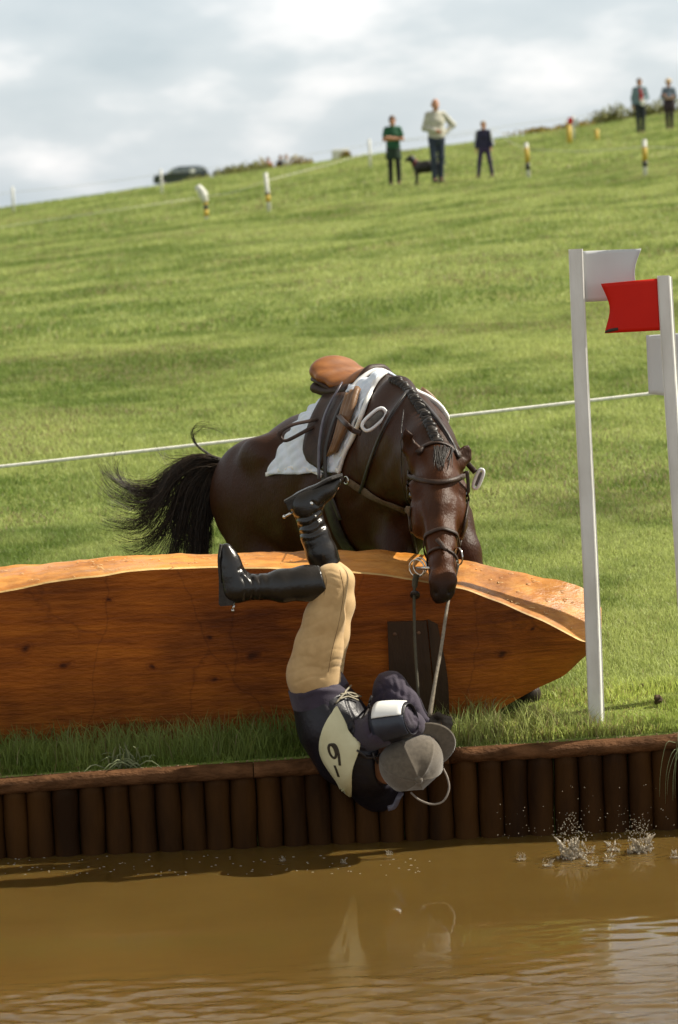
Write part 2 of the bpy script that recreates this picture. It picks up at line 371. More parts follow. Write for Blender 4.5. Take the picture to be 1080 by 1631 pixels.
# ---- field
xs = np.concatenate([-np.geomspace(60, 6, 26), np.linspace(-5.8, 5.8, 60), np.geomspace(6, 60, 26)])
xs = np.concatenate([[-900, -300, -120], xs, [120, 300, 900]])
ys = np.concatenate([[.04, .10, .18], np.linspace(.3, 12, 50), np.geomspace(12.5, 130, 90), np.geomspace(140, 3500, 30)])
XX, YY = np.meshgrid(xs, ys); ZZ = ground_z(XX, YY) - 0.012
gv = np.stack([XX, YY, ZZ], 2).reshape(-1, 3); nx = len(xs)
skirt = np.stack([xs, np.full(nx, .04), np.full(nx, -.7)], 1); gv = np.concatenate([skirt, gv]); gf = [[i * nx + j, i * nx + j + 1, (i + 1) * nx + j + 1, (i + 1) * nx + j] for i in range(len(ys)) for j in range(nx - 1)]
def field_mat():
    m = bpy.data.materials.new('field_turf'); m.use_nodes = True; t = m.node_tree; b = t.nodes['Principled BSDF']; b.inputs['Roughness'].default_value = .9; b.inputs['Specular IOR Level'].default_value = .15
    tc = N(t, 'ShaderNodeTexCoord')
    def noise(s, d, st=(1, 1, 1)):
        mp = N(t, 'ShaderNodeMapping'); mp.inputs['Scale'].default_value = st; t.links.new(tc.outputs['Object'], mp.inputs[0])
        n = N(t, 'ShaderNodeTexNoise'); n.inputs['Scale'].default_value = s; n.inputs['Detail'].default_value = d; n.inputs['Roughness'].default_value = .6; t.links.new(mp.outputs[0], n.inputs['Vector']); return n.outputs['Fac']
    def ramp(src, stops):
        r = N(t, 'ShaderNodeValToRGB'); t.links.new(src, r.inputs[0]); e = r.color_ramp.elements
        e[0].position, e[0].color = stops[0][0], (*stops[0][1], 1); e[1].position, e[1].color = stops[-1][0], (*stops[-1][1], 1)
        for p, c in stops[1:-1]: q = e.new(p); q.color = (*c, 1)
        return r.outputs[0]
    a = ramp(noise(2.6, 7, (1, .55, 1)), [(.30, (.115, .150, .032)), (.5, (.180, .215, .056)), (.70, (.25, .275, .085))])
    c = ramp(noise(.35, 4), [(.35, (.78, .86, .7)), (.65, (1.12, 1.08, 1.1))])
    mu = N(t, 'ShaderNodeMix', data_type='RGBA', blend_type='MULTIPLY'); mu.inputs[0].default_value = 1; t.links.new(a, mu.inputs[6]); t.links.new(c, mu.inputs[7])
    dr = N(t, 'ShaderNodeMix', data_type='RGBA'); t.links.new(ramp(noise(.8, 6, (1, .6, 1)), [(.60, (0, 0, 0)), (.74, (.55, .55, .55))]), dr.inputs[0]); t.links.new(mu.outputs[2], dr.inputs[6]); dr.inputs[7].default_value = (.26, .21, .09, 1)
    t.links.new(dr.outputs[2], b.inputs['Base Color'])
    bp = N(t, 'ShaderNodeBump'); bp.inputs['Strength'].default_value = .7; bp.inputs['Distance'].default_value = .06; t.links.new(noise(9, 6), bp.inputs['Height']); t.links.new(bp.outputs[0], b.inputs['Normal'])
    return m
ground = obj('ground', gv, gf, field_mat(), kind='structure')

# ---- grass blades, one mass
def blades(X, Y, ln, wd, lean, col, z=None):
    n = len(X); Z = ground_z(X, Y) - .012 if z is None else z; a = rng.random(n) * 2 * np.pi; b = rng.random(n) * 2 * np.pi
    base = np.stack([X, Y, Z], 1); s = np.stack([np.cos(a), np.sin(a), 0 * a], 1) * wd[:, None] * .5; l = np.stack([np.cos(b), np.sin(b), 0 * b], 1) * (lean * ln)[:, None]
    up = np.array([0, 0, 1.0]) * ln[:, None]
    mid = base + up * .55 + l * .30; tip = base + up * np.sqrt(np.clip(1 - lean ** 2 * .6, .1, 1))[:, None] + l
    v = np.stack([base - s, base + s, mid + s * .8, mid - s * .8, tip], 1).reshape(-1, 3)
    k = np.arange(n)[:, None] * 5
    return v, np.concatenate([k + np.array([[0, 1, 2, 3]])]), np.concatenate([k + np.array([[3, 2, 4]])]), np.repeat(col, 5, 0)
def gcol(X, Y, n):
    m = vnoise(X + .5 * Y, Y, .5, 3) * .35 + vnoise(X - .4 * Y, Y * .8, 1.5, 4) * .4 + vnoise(X, Y, 5, 5) * .25; m = np.clip((m - .32) / .36, 0, 1)[:, None]
    c = np.array([.175, .250, .054]) * (1 - m) + np.array([.46, .52, .175]) * m
    c = c * rng.uniform(.78, 1.2, (n, 1)); dry = (rng.random(n) < .03 + .26 * np.clip((vnoise(X, Y, .9, 8) - .58) / .2, 0, 1))[:, None]
    return np.where(dry, np.array([.34, .29, .15]) * rng.uniform(.6, 1.15, (n, 1)), c)
def frus(n, y0, y1, pad=.35, p=1.0):
    d0, d1 = y0 + 12, y1 + 12; d = np.sqrt(d0 ** 2 + (d1 ** 2 - d0 ** 2) * rng.random(n) ** p); X = (rng.random(n) * 2 - 1) * (d * .1125 * 1.06 + pad); X = np.where(rng.random(n) < .30, (rng.random(n) * 2 - 1) * (d * .1125 * 3.4 + 2.5), X); return X, d - 12
GV, GQ, GT, GC = [], [], [], []; gn = 0
def put(r):
    global gn
    GV.append(r[0]); GQ.append(r[1] + gn); GT.append(r[2] + gn); GC.append(r[3]); gn += len(r[0])
for (n, y0, y1, l0, l1, w, ln) in ((320000, .75, 6.5, .02, .048, .0042, .95), (300000, 6.5, 20, .022, .055, .0070, 1.0), (190000, 20, 52, .03, .075, .014, 1.0), (95000, 52, 101, .05, .10, .028, .9)):
    X, Y = frus(n, y0, y1); tuft = np.clip(vnoise(X, Y, 3.1 if y0 < 20 else .9, 11) * 1.6 - .3, .15, 1.2)
    put(blades(X, Y, rng.uniform(l0, l1, n) * (.55 + .65 * tuft), w * rng.uniform(.6, 1.3, n), rng.uniform(.15, 1, n) * ln, gcol(X, Y, n)))
# longer unmown grass on the bank in front of the log and about the poles
n = 76000; X = rng.uniform(-3.2, 3.2, n); Y = .045 + rng.random(n) ** 1.15 * .95; k = np.clip(vnoise(X, Y, 7, 21) * 1.7 - .25, .2, 1.3)
right = np.clip((X - .3) / .2, 0, 1)  # mask: blades here are tinted brighter, painting sunlight into their colour
put(blades(X, Y, rng.uniform(.028, .072, n) * k * (1 - .12 * right), .0042 * rng.uniform(.6, 1.3, n), rng.uniform(.1, .95, n), gcol(X, Y, n) * np.array([1.0, 1.0, .8]) * (1 + .25 * right[:, None])))
n = 6500; X = rng.uniform(-2.1, 1.9, n); Y = .06 + rng.random(n) * .36; sel = (vnoise(X, Y, 5, 31) > .40) & ~((X > .62)); X, Y = X[sel], Y[sel]; n = len(X)
put(blades(X, Y, rng.uniform(.08, .16, n), .0038 * rng.uniform(.6, 1.3, n), rng.uniform(.1, .8, n), gcol(X, Y, n)))
for cx, cy, m_, L in ((.78, .12, 260, .16), (.60, .10, 200, .12), (.95, .16, 160, .11), (-.38, .1, 120, .15), (-1.35, .15, 160, .16), (.48, .09, 130, .12)):
    X = cx + rng.normal(0, .06, m_); Y = np.clip(cy + rng.normal(0, .03, m_), .045, 9)
    put(blades(X, Y, rng.uniform(.5, 1.1, m_) * L, .004 * rng.uniform(.6, 1.3, m_), rng.uniform(.2, .8, m_), gcol(X, Y, m_) * 1.1))
# straws leaning over the edge of the bank
n = 900; X = rng.uniform(-2.1, 2.1, n); Y = np.full(n, .05) + rng.random(n) * .03
put(blades(X, Y, rng.uniform(.03, .07, n), .004 * rng.uniform(.6, 1.2, n), rng.uniform(.7, 1.2, n), gcol(X, Y, n)))
V = np.concatenate(GV).astype(np.float32); Q = np.concatenate(GQ).astype(np.int32); T3 = np.concatenate(GT).astype(np.int32)
me = bpy.data.meshes.new('grass'); me.vertices.add(len(V)); me.vertices.foreach_set('co', V.ravel())
lo = np.concatenate([Q.ravel(), T3.ravel()]); me.loops.add(len(lo)); me.loops.foreach_set('vertex_index', lo)
st = np.concatenate([np.arange(len(Q)) * 4, len(Q) * 4 + np.arange(len(T3)) * 3]).astype(np.int32)
me.polygons.add(len(st)); me.polygons.foreach_set('loop_start', st); me.update(calc_edges=True)
at = me.color_attributes.new('tint', 'FLOAT_COLOR', 'POINT'); cc = np.ones((len(V), 4), np.float32); cc[:, :3] = np.concatenate(GC); at.data.foreach_set('color', cc.ravel())
grass = bpy.data.objects.new('grass', me); COL.objects.link(grass); grass['kind'] = 'stuff'; grass['label'] = 'short sunlit pasture grass covering the field and bank'; grass['category'] = 'grass'
gm = mat('grass_blade', (1, 1, 1), .55, .10, 3, tint=True, trans=.42, spec=.3); me.materials.append(gm)
del V, Q, T3, GV, GQ, GT, GC

# ---- water
fx = np.linspace(-2.1, 2.1, 330); wx = np.concatenate([-np.geomspace(60, 2.2, 24), fx, np.geomspace(2.2, 60, 24)])
wy = np.concatenate([-np.geomspace(40, 4.3, 24), np.linspace(-4.2, .03, 400)]); XX, YY = np.meshgrid(wx, wy); ZZ = np.zeros_like(XX); r2 = np.random.default_rng(5)
big = np.clip((-1.15 - YY - .55 * np.clip((.75 - XX) / .6, 0, 1) + .25 * (vnoise(XX, YY, 1.3, 41) - .5)) / 1.1, 0, 1) ; big = big * big * (3 - 2 * big)
big *= (1 - .55 * np.clip((XX - .45) / .5, 0, 1)) * (1 - .0 * YY)
big *= 1 + 2.4 * np.clip((-1.95 - YY) / .55, 0, 1)
big *= .6 + .9 * vnoise(XX, YY * 2.4, 1.6, 43)
for i in range(46):
    lam = r2.uniform(.038, .15) if i < 36 else r2.uniform(.18, .5); th = math.pi / 2 + r2.normal(0, .30); k = 2 * math.pi / lam
    sl = .0120 if i < 36 else .004
    ZZ += sl / k * np.sin(k * (XX * math.cos(th) + YY * math.sin(th)) + r2.uniform(0, 6.3)) * (big * 1.25 + .04)
SPL = [(912, 1342, 30, 1), (1020, 1336, 26, 1), (943, 1368, 13, 0), (970, 1362, 12, 0), (873, 1370, 12, 0), (830, 1361, 11, 0), (978, 1342, 16, 0), (940, 1350, 11, 0)]
for (px, py, s, b) in SPL + [(620, 1358, 10, 0), (547, 1371, 8, 0), (450, 1367, 8, 0), (112, 1383, 8, 0)]:
    d = _f * FPX + EX * (px - 540.0) + EY * (815.5 - py - s * .8); c = CAM - d * ((CAM[2] - WZ) / d[2]); rr = np.hypot(XX - c[0], YY - c[1]); R0 = s / 400 * 1.6
    ZZ += .0011 * np.sin(rr * 2 * math.pi / .042) * np.exp(-(rr / R0 - 1) ** 2 * 2.2) * (rr < R0 * 3.2)
wv = np.stack([XX, YY, ZZ + WZ], 2).reshape(-1, 3); n_ = len(wx); wf = [[i * n_ + j, i * n_ + j + 1, (i + 1) * n_ + j + 1, (i + 1) * n_ + j] for i in range(len(wy) - 1) for j in range(n_ - 1)]
wm = mat('muddy_water', (.100, .060, .014), .03, .12, 1.3, col2=(.120, .074, .018), spec=.5); wb = wm.node_tree.nodes['Principled BSDF']; t_ = wm.node_tree; wb.inputs['Subsurface Weight'].default_value = .85; wb.inputs['Subsurface Radius'].default_value = (.16, .11, .05); wb.inputs['Subsurface Scale'].default_value = 1.0
tc_ = N(t_, 'ShaderNodeTexCoord'); mp_ = N(t_, 'ShaderNodeMapping'); mp_.inputs['Scale'].default_value = (11, 44, 1); t_.links.new(tc_.outputs['Object'], mp_.inputs[0]); nz_ = N(t_, 'ShaderNodeTexNoise'); nz_.inputs['Scale'].default_value = 1; nz_.inputs['Detail'].default_value = 4; nz_.inputs['Distortion'].default_value = .5; t_.links.new(mp_.outputs[0], nz_.inputs['Vector'])
sp_ = N(t_, 'ShaderNodeSeparateXYZ'); t_.links.new(tc_.outputs['Object'], sp_.inputs[0]); mr_ = N(t_, 'ShaderNodeMapRange'); mr_.inputs[1].default_value = -1.7; mr_.inputs[2].default_value = -2.3; mr_.inputs[3].default_value = .0; mr_.inputs[4].default_value = .75; t_.links.new(sp_.outputs['Y'], mr_.inputs[0])
bp_ = N(t_, 'ShaderNodeBump'); bp_.inputs['Distance'].default_value = .0035; t_.links.new(mr_.outputs[0], bp_.inputs['Strength']); t_.links.new(nz_.outputs['Fac'], bp_.inputs['Height']); t_.links.new(bp_.outputs[0], wb.inputs['Normal'])
wb.inputs['IOR'].default_value = 1.45
water = obj('water', wv, wf, wm, kind='structure')

# ---- palisade of half-sunk posts with a round capping rail
pal = thing('retaining_wall', 'dark timber palisade of upright round posts with a capping rail along the water', 'retaining wall', (0, .02, 0))
pm = mat('wet_post_wood', (.020, .0075, .0014), .7, .35, 7, bump=.6, bscale=30, col2=(.060, .024, .0045), stretch=(1, 1, .25), spec=.12)
zc = lambda x: .296 + .0222 * (x + 1.35)
X = -4.2; i = 0
while X < 4.2:
    w = .0515 + random.uniform(-.002, .0025)
    top = zc(X) - .045 + random.uniform(-.006, .006); zz = np.concatenate([[-.6], np.linspace(-.12, top, 9)])
    pts = np.stack([np.full(10, 0.0), np.zeros(10), zz], 1); pts[:, 0] += .0015 * np.sin(zz * 9 + i); pts += np.array([X, .022, 0])
    v, f = tube(pts, w + .0015 * np.sin(zz * 23 + i * 2), 18); obj('post', v, f, pm, pal); X += 2 * w - .0016; i += 1
cm = mat('rail_wood', (.058, .024, .008), .8, .3, 22, bump=1.0, bscale=90, col2=(.15, .068, .028), stretch=(.5, 1, 1), spec=.15)
for x0, x1, fl in ((-4.25, -.392, .30), (-.388, .40, .25), (.404, 4.25, .0)):
    t = np.linspace(x0, x1, 40); ctr = np.stack([t, np.full(40, .0) + .004 * np.sin(t * 3), zc(t) - .036 + .003 * np.sin(t * 5)], 1)
    th = np.arange(20) / 20 * 2 * np.pi; cy, cz = np.cos(th), np.sin(th); ex = .6 + .4 * (1 - fl * 2)
    prof = np.stack([np.sign(cy) * np.abs(cy) ** ex * .046, np.sign(cz) * np.abs(cz) ** ex * .032], 1)
    v = np.concatenate([np.stack([np.full(20, c[0]), c[1] + prof[:, 0], c[2] + prof[:, 1] + .0025 * vnoise(np.full(20, c[0] * 8), th * 3, 1, 9)], 1) for c in ctr])
    f = [[i * 20 + j, (i + 1) * 20 + j, (i + 1) * 20 + (j + 1) % 20, i * 20 + (j + 1) % 20] for i in range(39) for j in range(20)] + [list(range(20)), [39 * 20 + j for j in range(19, -1, -1)]]
    obj('capping_rail', v, f, cm, pal)

# ---- the carved log jump
def wood(name, c1, c2, c3, rough, knots=True, crack=True, gloss=False):
    m = bpy.data.materials.new(name); m.use_nodes = True; t = m.node_tree; b = t.nodes['Principled BSDF']; b.inputs['Roughness'].default_value = rough; b.inputs['Specular IOR Level'].default_value = .35
    tc = N(t, 'ShaderNodeTexCoord')
    def mapn(st):
        mp = N(t, 'ShaderNodeMapping'); mp.inputs['Scale'].default_value = st; t.links.new(tc.outputs['Object'], mp.inputs[0]); return mp.outputs[0]
    def noise(st, s, d, r=.6, dist=0):
        n = N(t, 'ShaderNodeTexNoise'); n.inputs['Scale'].default_value = s; n.inputs['Detail'].default_value = d; n.inputs['Roughness'].default_value = r; n.inputs['Distortion'].default_value = dist; t.links.new(mapn(st), n.inputs['Vector']); return n.outputs['Fac']
    def ramp(src, stops):
        r = N(t, 'ShaderNodeValToRGB'); t.links.new(src, r.inputs[0]); e = r.color_ramp.elements
        e[0].position, e[0].color = stops[0][0], (*stops[0][1], 1); e[1].position, e[1].color = stops[-1][0], (*stops[-1][1], 1)
        for p, c in stops[1:-1]: q = e.new(p); q.color = (*c, 1)
        return r.outputs[0]
    def mul(a, b2, f=1.0):
        x = N(t, 'ShaderNodeMix', data_type='RGBA', blend_type='MULTIPLY'); x.inputs[0].default_value = f; t.links.new(a, x.inputs[6]); t.links.new(b2, x.inputs[7]); return x.outputs[2]
    g = ramp(noise((.55, 1.5, 6.5), 3.2, 7, .65, .8), [(.28, c1), (.5, c2), (.74, c3)])
    out = mul(g, ramp(noise((1, 1, 1.6), 1.6, 4), [(.34, (.46, .40, .35)), (.48, (.86, .82, .78)), (.62, (1.16, 1.12, 1.05))]))
    out = mul(out, ramp(noise((.7, 2, 30), 4, 5, .6, .5), [(.35, (.80, .77, .73)), (.6, (1.05, 1.05, 1.05))]), .8)
    if knots:
        vo = N(t, 'ShaderNodeTexVoronoi', feature='F1'); vo.inputs['Scale'].default_value = 2.1; vo.inputs['Randomness'].default_value = 1
        mp = N(t, 'ShaderNodeMapping'); mp.inputs['Scale'].default_value = (1.0, .5, 2.0); mp.inputs['Location'].default_value = (.3, 0, .4)
        wn = N(t, 'ShaderNodeTexNoise'); wn.inputs['Scale'].default_value = 6; t.links.new(tc.outputs['Object'], wn.inputs['Vector'])
        ad = N(t, 'ShaderNodeMix', data_type='VECTOR'); ad.inputs[0].default_value = .10; t.links.new(tc.outputs['Object'], ad.inputs[4]); t.links.new(wn.outputs['Color'], ad.inputs[5]); t.links.new(ad.outputs[1], mp.inputs[0]); t.links.new(mp.outputs[0], vo.inputs['Vector'])
        out = mul(out, ramp(vo.outputs['Distance'], [(.02, (.12, .08, .06)), (.05, (.35, .28, .22)), (.09, (.8, .74, .7)), (.13, (1, 1, 1))]))
    for kx, kz, kr in (KNOTS if knots and crack else ()):
        sb = N(t, 'ShaderNodeVectorMath', operation='SUBTRACT'); wn = N(t, 'ShaderNodeTexNoise'); wn.inputs['Scale'].default_value = 9; t.links.new(tc.outputs['Object'], wn.inputs['Vector'])
        ad = N(t, 'ShaderNodeMix', data_type='VECTOR'); ad.inputs[0].default_value = .07; t.links.new(tc.outputs['Object'], ad.inputs[4]); t.links.new(wn.outputs['Color'], ad.inputs[5]); t.links.new(ad.outputs[1], sb.inputs[0]); sb.inputs[1].default_value = (kx + .035 - .07 * kx, 0, kz * .93 + .035)
        ml = N(t, 'ShaderNodeVectorMath', operation='MULTIPLY'); ml.inputs[1].default_value = (1 / kr, 0, 1.7 / kr); t.links.new(sb.outputs[0], ml.inputs[0]); ln = N(t, 'ShaderNodeVectorMath', operation='LENGTH'); t.links.new(ml.outputs[0], ln.inputs[0])
        out = mul(out, ramp(ln.outputs['Value'], [(.10, (.22, .16, .13)), (.28, (.60, .52, .46)), (.40, (.9, .87, .84)), (.52, (.82, .77, .73)), (.68, (1, 1, 1))]))
    if crack:
        vo = N(t, 'ShaderNodeTexVoronoi', feature='DISTANCE_TO_EDGE'); vo.inputs['Scale'].default_value = 1.5
        wn = N(t, 'ShaderNodeTexNoise'); wn.inputs['Scale'].default_value = 3.5; wn.inputs['Detail'].default_value = 5; t.links.new(tc.outputs['Object'], wn.inputs['Vector'])
        ad = N(t, 'ShaderNodeMix', data_type='VECTOR'); ad.inputs[0].default_value = .22; t.links.new(mapn((1.5, .4, .55)), ad.inputs[4]); t.links.new(wn.outputs['Color'], ad.inputs[5]); t.links.new(ad.outputs[1], vo.inputs['Vector'])
        out = mul(out, ramp(vo.outputs['Distance'], [(.0, (.45, .4, .36)), (.004, (.75, .7, .66)), (.010, (1, 1, 1))]), .55)
    t.links.new(out, b.inputs['Base Color'])
    bp = N(t, 'ShaderNodeBump'); bp.inputs['Strength'].default_value = .7; bp.inputs['Distance'].default_value = .012; t.links.new(noise((.8, 1, 3), 22, 6), bp.inputs['Height']); t.links.new(bp.outputs[0], b.inputs['Normal'])
    if gloss:
        r = ramp(noise((.6, 1, 1), 5, 5), [(.42, (.7, .7, .7)), (.6, (.32, .32, .32))]); t.links.new(r, b.inputs['Roughness'])
    return m
lroot = P(420, 1184, .5)
KNOTS = [(float((P(a, b, .35) - lroot)[0]), float((P(a, b, .35) - lroot)[2]), r) for a, b, r in ((105, 1055, .06), (240, 1060, .035), (343, 1083, .06), (402, 1040, .10), (40, 1030, .08), (175, 950, .05), (330, 1010, .04), (800, 1045, .06), (850, 1000, .04))]
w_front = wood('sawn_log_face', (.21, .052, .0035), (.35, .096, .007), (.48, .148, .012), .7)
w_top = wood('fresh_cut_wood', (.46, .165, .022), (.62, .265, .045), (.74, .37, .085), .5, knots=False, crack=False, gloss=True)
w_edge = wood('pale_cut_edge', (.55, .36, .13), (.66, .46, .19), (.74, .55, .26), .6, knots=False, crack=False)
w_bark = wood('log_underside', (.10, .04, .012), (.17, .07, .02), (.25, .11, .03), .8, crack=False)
ST = np.array([  # x, front top y, back top y, front bottom y, Yfront top, Yback top, step depth (0..1)
    [-300, 992, 955, 1140, .36, .60, 0], [-230, 980, 942, 1160, .29, .68, 0], [-150, 968, 927, 1182, .24, .74, 0], [0, 945, 904, 1188, .23, .76, .0], [100, 926, 894, 1188, .23, .76, 0], [200, 911, 886, 1186, .23, .76, 0],
    [345, 905, 881, 1184, .23, .76, 0], [480, 908, 878, 1184, .23, .76, 0], [600, 917, 876, 1184, .23, .76, 0], [680, 928, 884, 1184, .23, .75, .0], [740, 940, 894, 1178, .24, .73, .0], [800, 960, 907, 1128, .27, .69, 0],
    [860, 987, 918, 1096, .32, .64, 0], [900, 1008, 926, 1078, .36, .62, 0], [930, 1024, 936, 1048, .40, .61, 0], [948, 1022, 950, 1036, .45, .60, 0], [958, 1008, 968, 1018, .50, .58, .0]], float)
px = np.concatenate([np.linspace(-300, 700, 130), np.linspace(703, 958, 80)]); S = {i: np.array([np.interp(px, ST[:, 0], ST[:, i])])[0] for i in range(1, 7)}
for i in (1, 2, 3):   # soften the stations' corners
    for _ in range(10): S[i][1:-1] = (S[i][:-2] + 2 * S[i][1:-1] + S[i][2:]) / 4
rows = []; K = 0
for q in range(len(px)):
    x = px[q]; ft, bt, fb, yf, yb, sp = (S[i][q] for i in range(1, 7)); w = lambda a, s, sd: (vnoise(a / 400 * s, sd * 3.3, 1, sd) - .5)
    FT = P(x, ft + 4 * w(x, 9, 1), yf); BT = P(x, bt + 5 * w(x, 11, 2) + 2 * w(x, 40, 3), yb); FB = P(x, fb + 4 * w(x, 6, 4), min(yf + .20, .5))
    FT[2] += .0; E1 = FT + np.array([0, .010, .006])
    mid = lambda t, dz: FT + (BT - FT) * t + np.array([0, 0, dz])
    ridge = .020 * sp; A1 = mid(.22, .006 + .004 * w(x, 30, 5)); A2 = mid(.40 - .05 * sp, .006 - .006 * sp + .006 * w(x, 22, 6)); A3 = mid(.47 + .02 * sp, .008 + ridge * 1.3); A4 = mid(.74, .012 + ridge + .010 * w(x, 26, 7)); 
    fr = [FB + (FT - FB) * t + np.array([0, -.012 * math.sin(t * 3.14) + .006 * w(x + 90 * t, 7, 12 + int(t * 5)), 0]) for t in np.linspace(0, 1, 9)]
    th = max(BT[2] - FB[2], .06); B1 = BT + np.array([0, .07, -.10 * th]); B2 = BT + np.array([0, .12, -.5 * th]); B3 = np.array([BT[0], BT[1] + .05, FB[2] + .08 * th]); B4 = FB + np.array([0, .12, -.02])
    rows.append(fr + [E1, A1, A2, A3, A4, BT, B1, B2, B3, B4])
L = np.array(rows); nq, kq = L.shape[:2]; lv = L.reshape(-1, 3); lf = []; lm = []
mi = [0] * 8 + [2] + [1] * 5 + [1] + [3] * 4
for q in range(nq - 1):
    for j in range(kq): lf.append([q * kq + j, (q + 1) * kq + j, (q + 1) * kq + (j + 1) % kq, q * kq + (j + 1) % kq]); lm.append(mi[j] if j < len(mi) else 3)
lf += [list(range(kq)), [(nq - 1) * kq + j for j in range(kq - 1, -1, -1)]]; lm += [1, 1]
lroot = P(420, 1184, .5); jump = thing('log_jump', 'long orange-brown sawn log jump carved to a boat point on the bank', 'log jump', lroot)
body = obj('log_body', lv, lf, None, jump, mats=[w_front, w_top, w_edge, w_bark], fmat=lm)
try: body.data.set_sharp_from_angle(angle=rad(32))
except Exception: pass
LB = bvh_of(lv, [q for q in lf if len(q) == 4])
bm_ = mat('dark_brown_panel', (.030, .014, .006), .75, .4, 6, bump=.5, bscale=40, col2=(.055, .026, .010), stretch=(1, 1, .2))
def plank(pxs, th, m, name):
    """a flat panel against the log's face, outline given in photo pixels: left edge and right edge lists"""
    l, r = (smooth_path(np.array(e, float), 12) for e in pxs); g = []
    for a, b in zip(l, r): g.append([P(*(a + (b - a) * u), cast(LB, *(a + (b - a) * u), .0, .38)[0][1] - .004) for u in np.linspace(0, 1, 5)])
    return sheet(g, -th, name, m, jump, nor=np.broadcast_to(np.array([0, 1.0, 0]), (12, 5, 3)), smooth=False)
plank([[(617, 990), (620, 1080), (624, 1178)], [(679, 988), (688, 1080), (697, 1178)]], .028, bm_, 'dark_panel')
plank([[(681, 986), (690, 1080), (699, 1178)], [(697, 994), (713, 1080), (716, 1178)]], .014, bm_, 'dark_panel')  # narrower dark panel covers the dark strip right of the bolted plank
for (a, b) in ((629, 1010), (667, 1008)):
    c = P(a, b, cast(LB, a, b, 0, .38)[0][1] - .033); v, f = ball(c, (.008, .004, .008)); obj('bolt', v, f, mat('rusty_bolt', (.10, .045, .02), .6, .3, 40), jump)

# ---- marker poles with flags
wp = mat('white_gloss_paint', (.60, .59, .55), .42, .05, 9, bump=.3, bscale=40, col2=(.79, .79, .77), stretch=(1, 1, .3), detail=9)
def pole(name, label, top, base, Y, wid, dep, yaw0, yaw1, top_cut=.004):
    a = P(*base, Y); b = P(*top, Y); a = a + (a - b) * .06; root = thing(name, label, 'marker pole', np.array([a[0], a[1], float(ground_z(a[0], a[1]))]), 'jump marker poles')
    v = []; n = 24; bev = .004
    for t in np.linspace(0, 1, n):
        c = a + (b - a) * t + np.array([.004 * math.sin(t * 5 + Y), 0, 0]); y = rad(yaw0 + (yaw1 - yaw0) * t); ux = np.array([math.cos(y), math.sin(y), 0]); uy = np.array([-math.sin(y), math.cos(y), 0])
        for sx, sy in ((-1, -1), (1, -1), (1, 1), (-1, 1)):
            for k in (0, 1):
                bx, by = ((0, bev), (bev, 0))[(k + (sx * sy > 0)) % 2] if True else (0, 0)
                v.append(c + ux * sx * (wid / 2 - bx) + uy * sy * (dep / 2 - by) + np.array([0, 0, (-top_cut * sy if t == 1 else 0)]))
    f = [[i * 8 + j, i * 8 + (j + 1) % 8, (i + 1) * 8 + (j + 1) % 8, (i + 1) * 8 + j] for i in range(n - 1) for j in range(8)] + [[(n - 1) * 8 + j for j in range(8)]]
    obj('post', v, f, wp, root, smooth=False); return root
def flag(name, label, edges, Ys, m, cat='flag', bow=.0):
    """edges: two lists of photo points (post side, free side) from top to bottom; Ys: depth at each side"""
    l, r = (smooth_path(np.array(e, float), 14) for e in edges); g = []
    for a, b in zip(l, r): g.append([P(*(a + (b - a) * u), Ys[0] + (Ys[1] - Ys[0]) * u - bow * math.sin(u * 3.14)) for u in np.linspace(0, 1, 12)])
    g = np.array(g); return g, sheet(g, .0028, name, m, None, label=label, cat=cat, group='jump marker flags')
g1 = G(951, 1152); Y1 = g1[1]
pole('marker_pole', 'tall white square post with a plain white flag, standing at the tip of the log', (918.5, 398), (949.5, 1150), Y1, .058, .045, -27, -6)
m_wf = mat('white_plastic', (.52, .535, .55), .35, .04, 4, col2=(.56, .575, .59))
flag('marker_flag', 'white flag plate at the top of the pole by the log tip', [[(926, 400), (928, 440), (931, 481)], [(1021, 396), (1011, 430), (1015, 477)]], (Y1 + .03, Y1 + .01), m_wf, bow=-.03)
Y2 = Y1 - .05
pole('marker_pole', 'white square post carrying the red flag, beside the picture edge', (1060, 440), (1099, 1128), Y2, .052, .045, -27, -22)
m_rf = mat('red_plastic', (.55, .010, .003), .5, .12, 6, col2=(.62, .014, .004), spec=.2)
gr, rf = flag('marker_flag', 'red flag plate with a black smudge on its corner', [[(1052, 443), (1054, 484), (1057, 526)], [(957, 452), (971, 490), (963, 531)]], (Y2 - .0, Y2 + .0), m_rf, bow=.01)
sm = mat('black_smudge', (.03, .022, .015), .6)
gs = np.array([[P(*a, Y2 - .008) for a in ((964, 527), (972, 523.5), (984, 521.5))], [P(*a, Y2 - .008) for a in ((963.5, 530.5), (973, 528.5), (985, 526))]]); sheet(gs, .002, 'smudge', sm, rf, nor=np.broadcast_to(np.array([0, -1.0, 0]), (2, 3, 3)))
pole('marker_pole', 'white square post mostly out of frame behind the red flag post', (1112, 520), (1146, 1105), .60, .055, .045, -27, -22)
flag('marker_flag', 'lower white flag plate partly hidden behind the red flag post', [[(1106, 529), (1108, 580), (1110, 637)], [(1029, 534), (1031, 580), (1033, 627)]], (.57, .56), m_wf)

# ---- string of the course along the field
rm = mat('white_cord', (.72, .71, .64), .7, .1, 40)
a, b = P(-900, 744 + 900 * .112, 5.5), P(1980, 622 - 900 * .112, 5.5); t = np.linspace(0, 1, 60)[:, None]; rp_ = a + (b - a) * t; rp_[:, 2] += .02 * (2 * t[:, 0] - 1) ** 2 - .002
v, f = tube(rp_, .0105, 6); obj('boundary_rope', v, f, rm, label='white cord stretched across the field behind the horse', cat='rope')

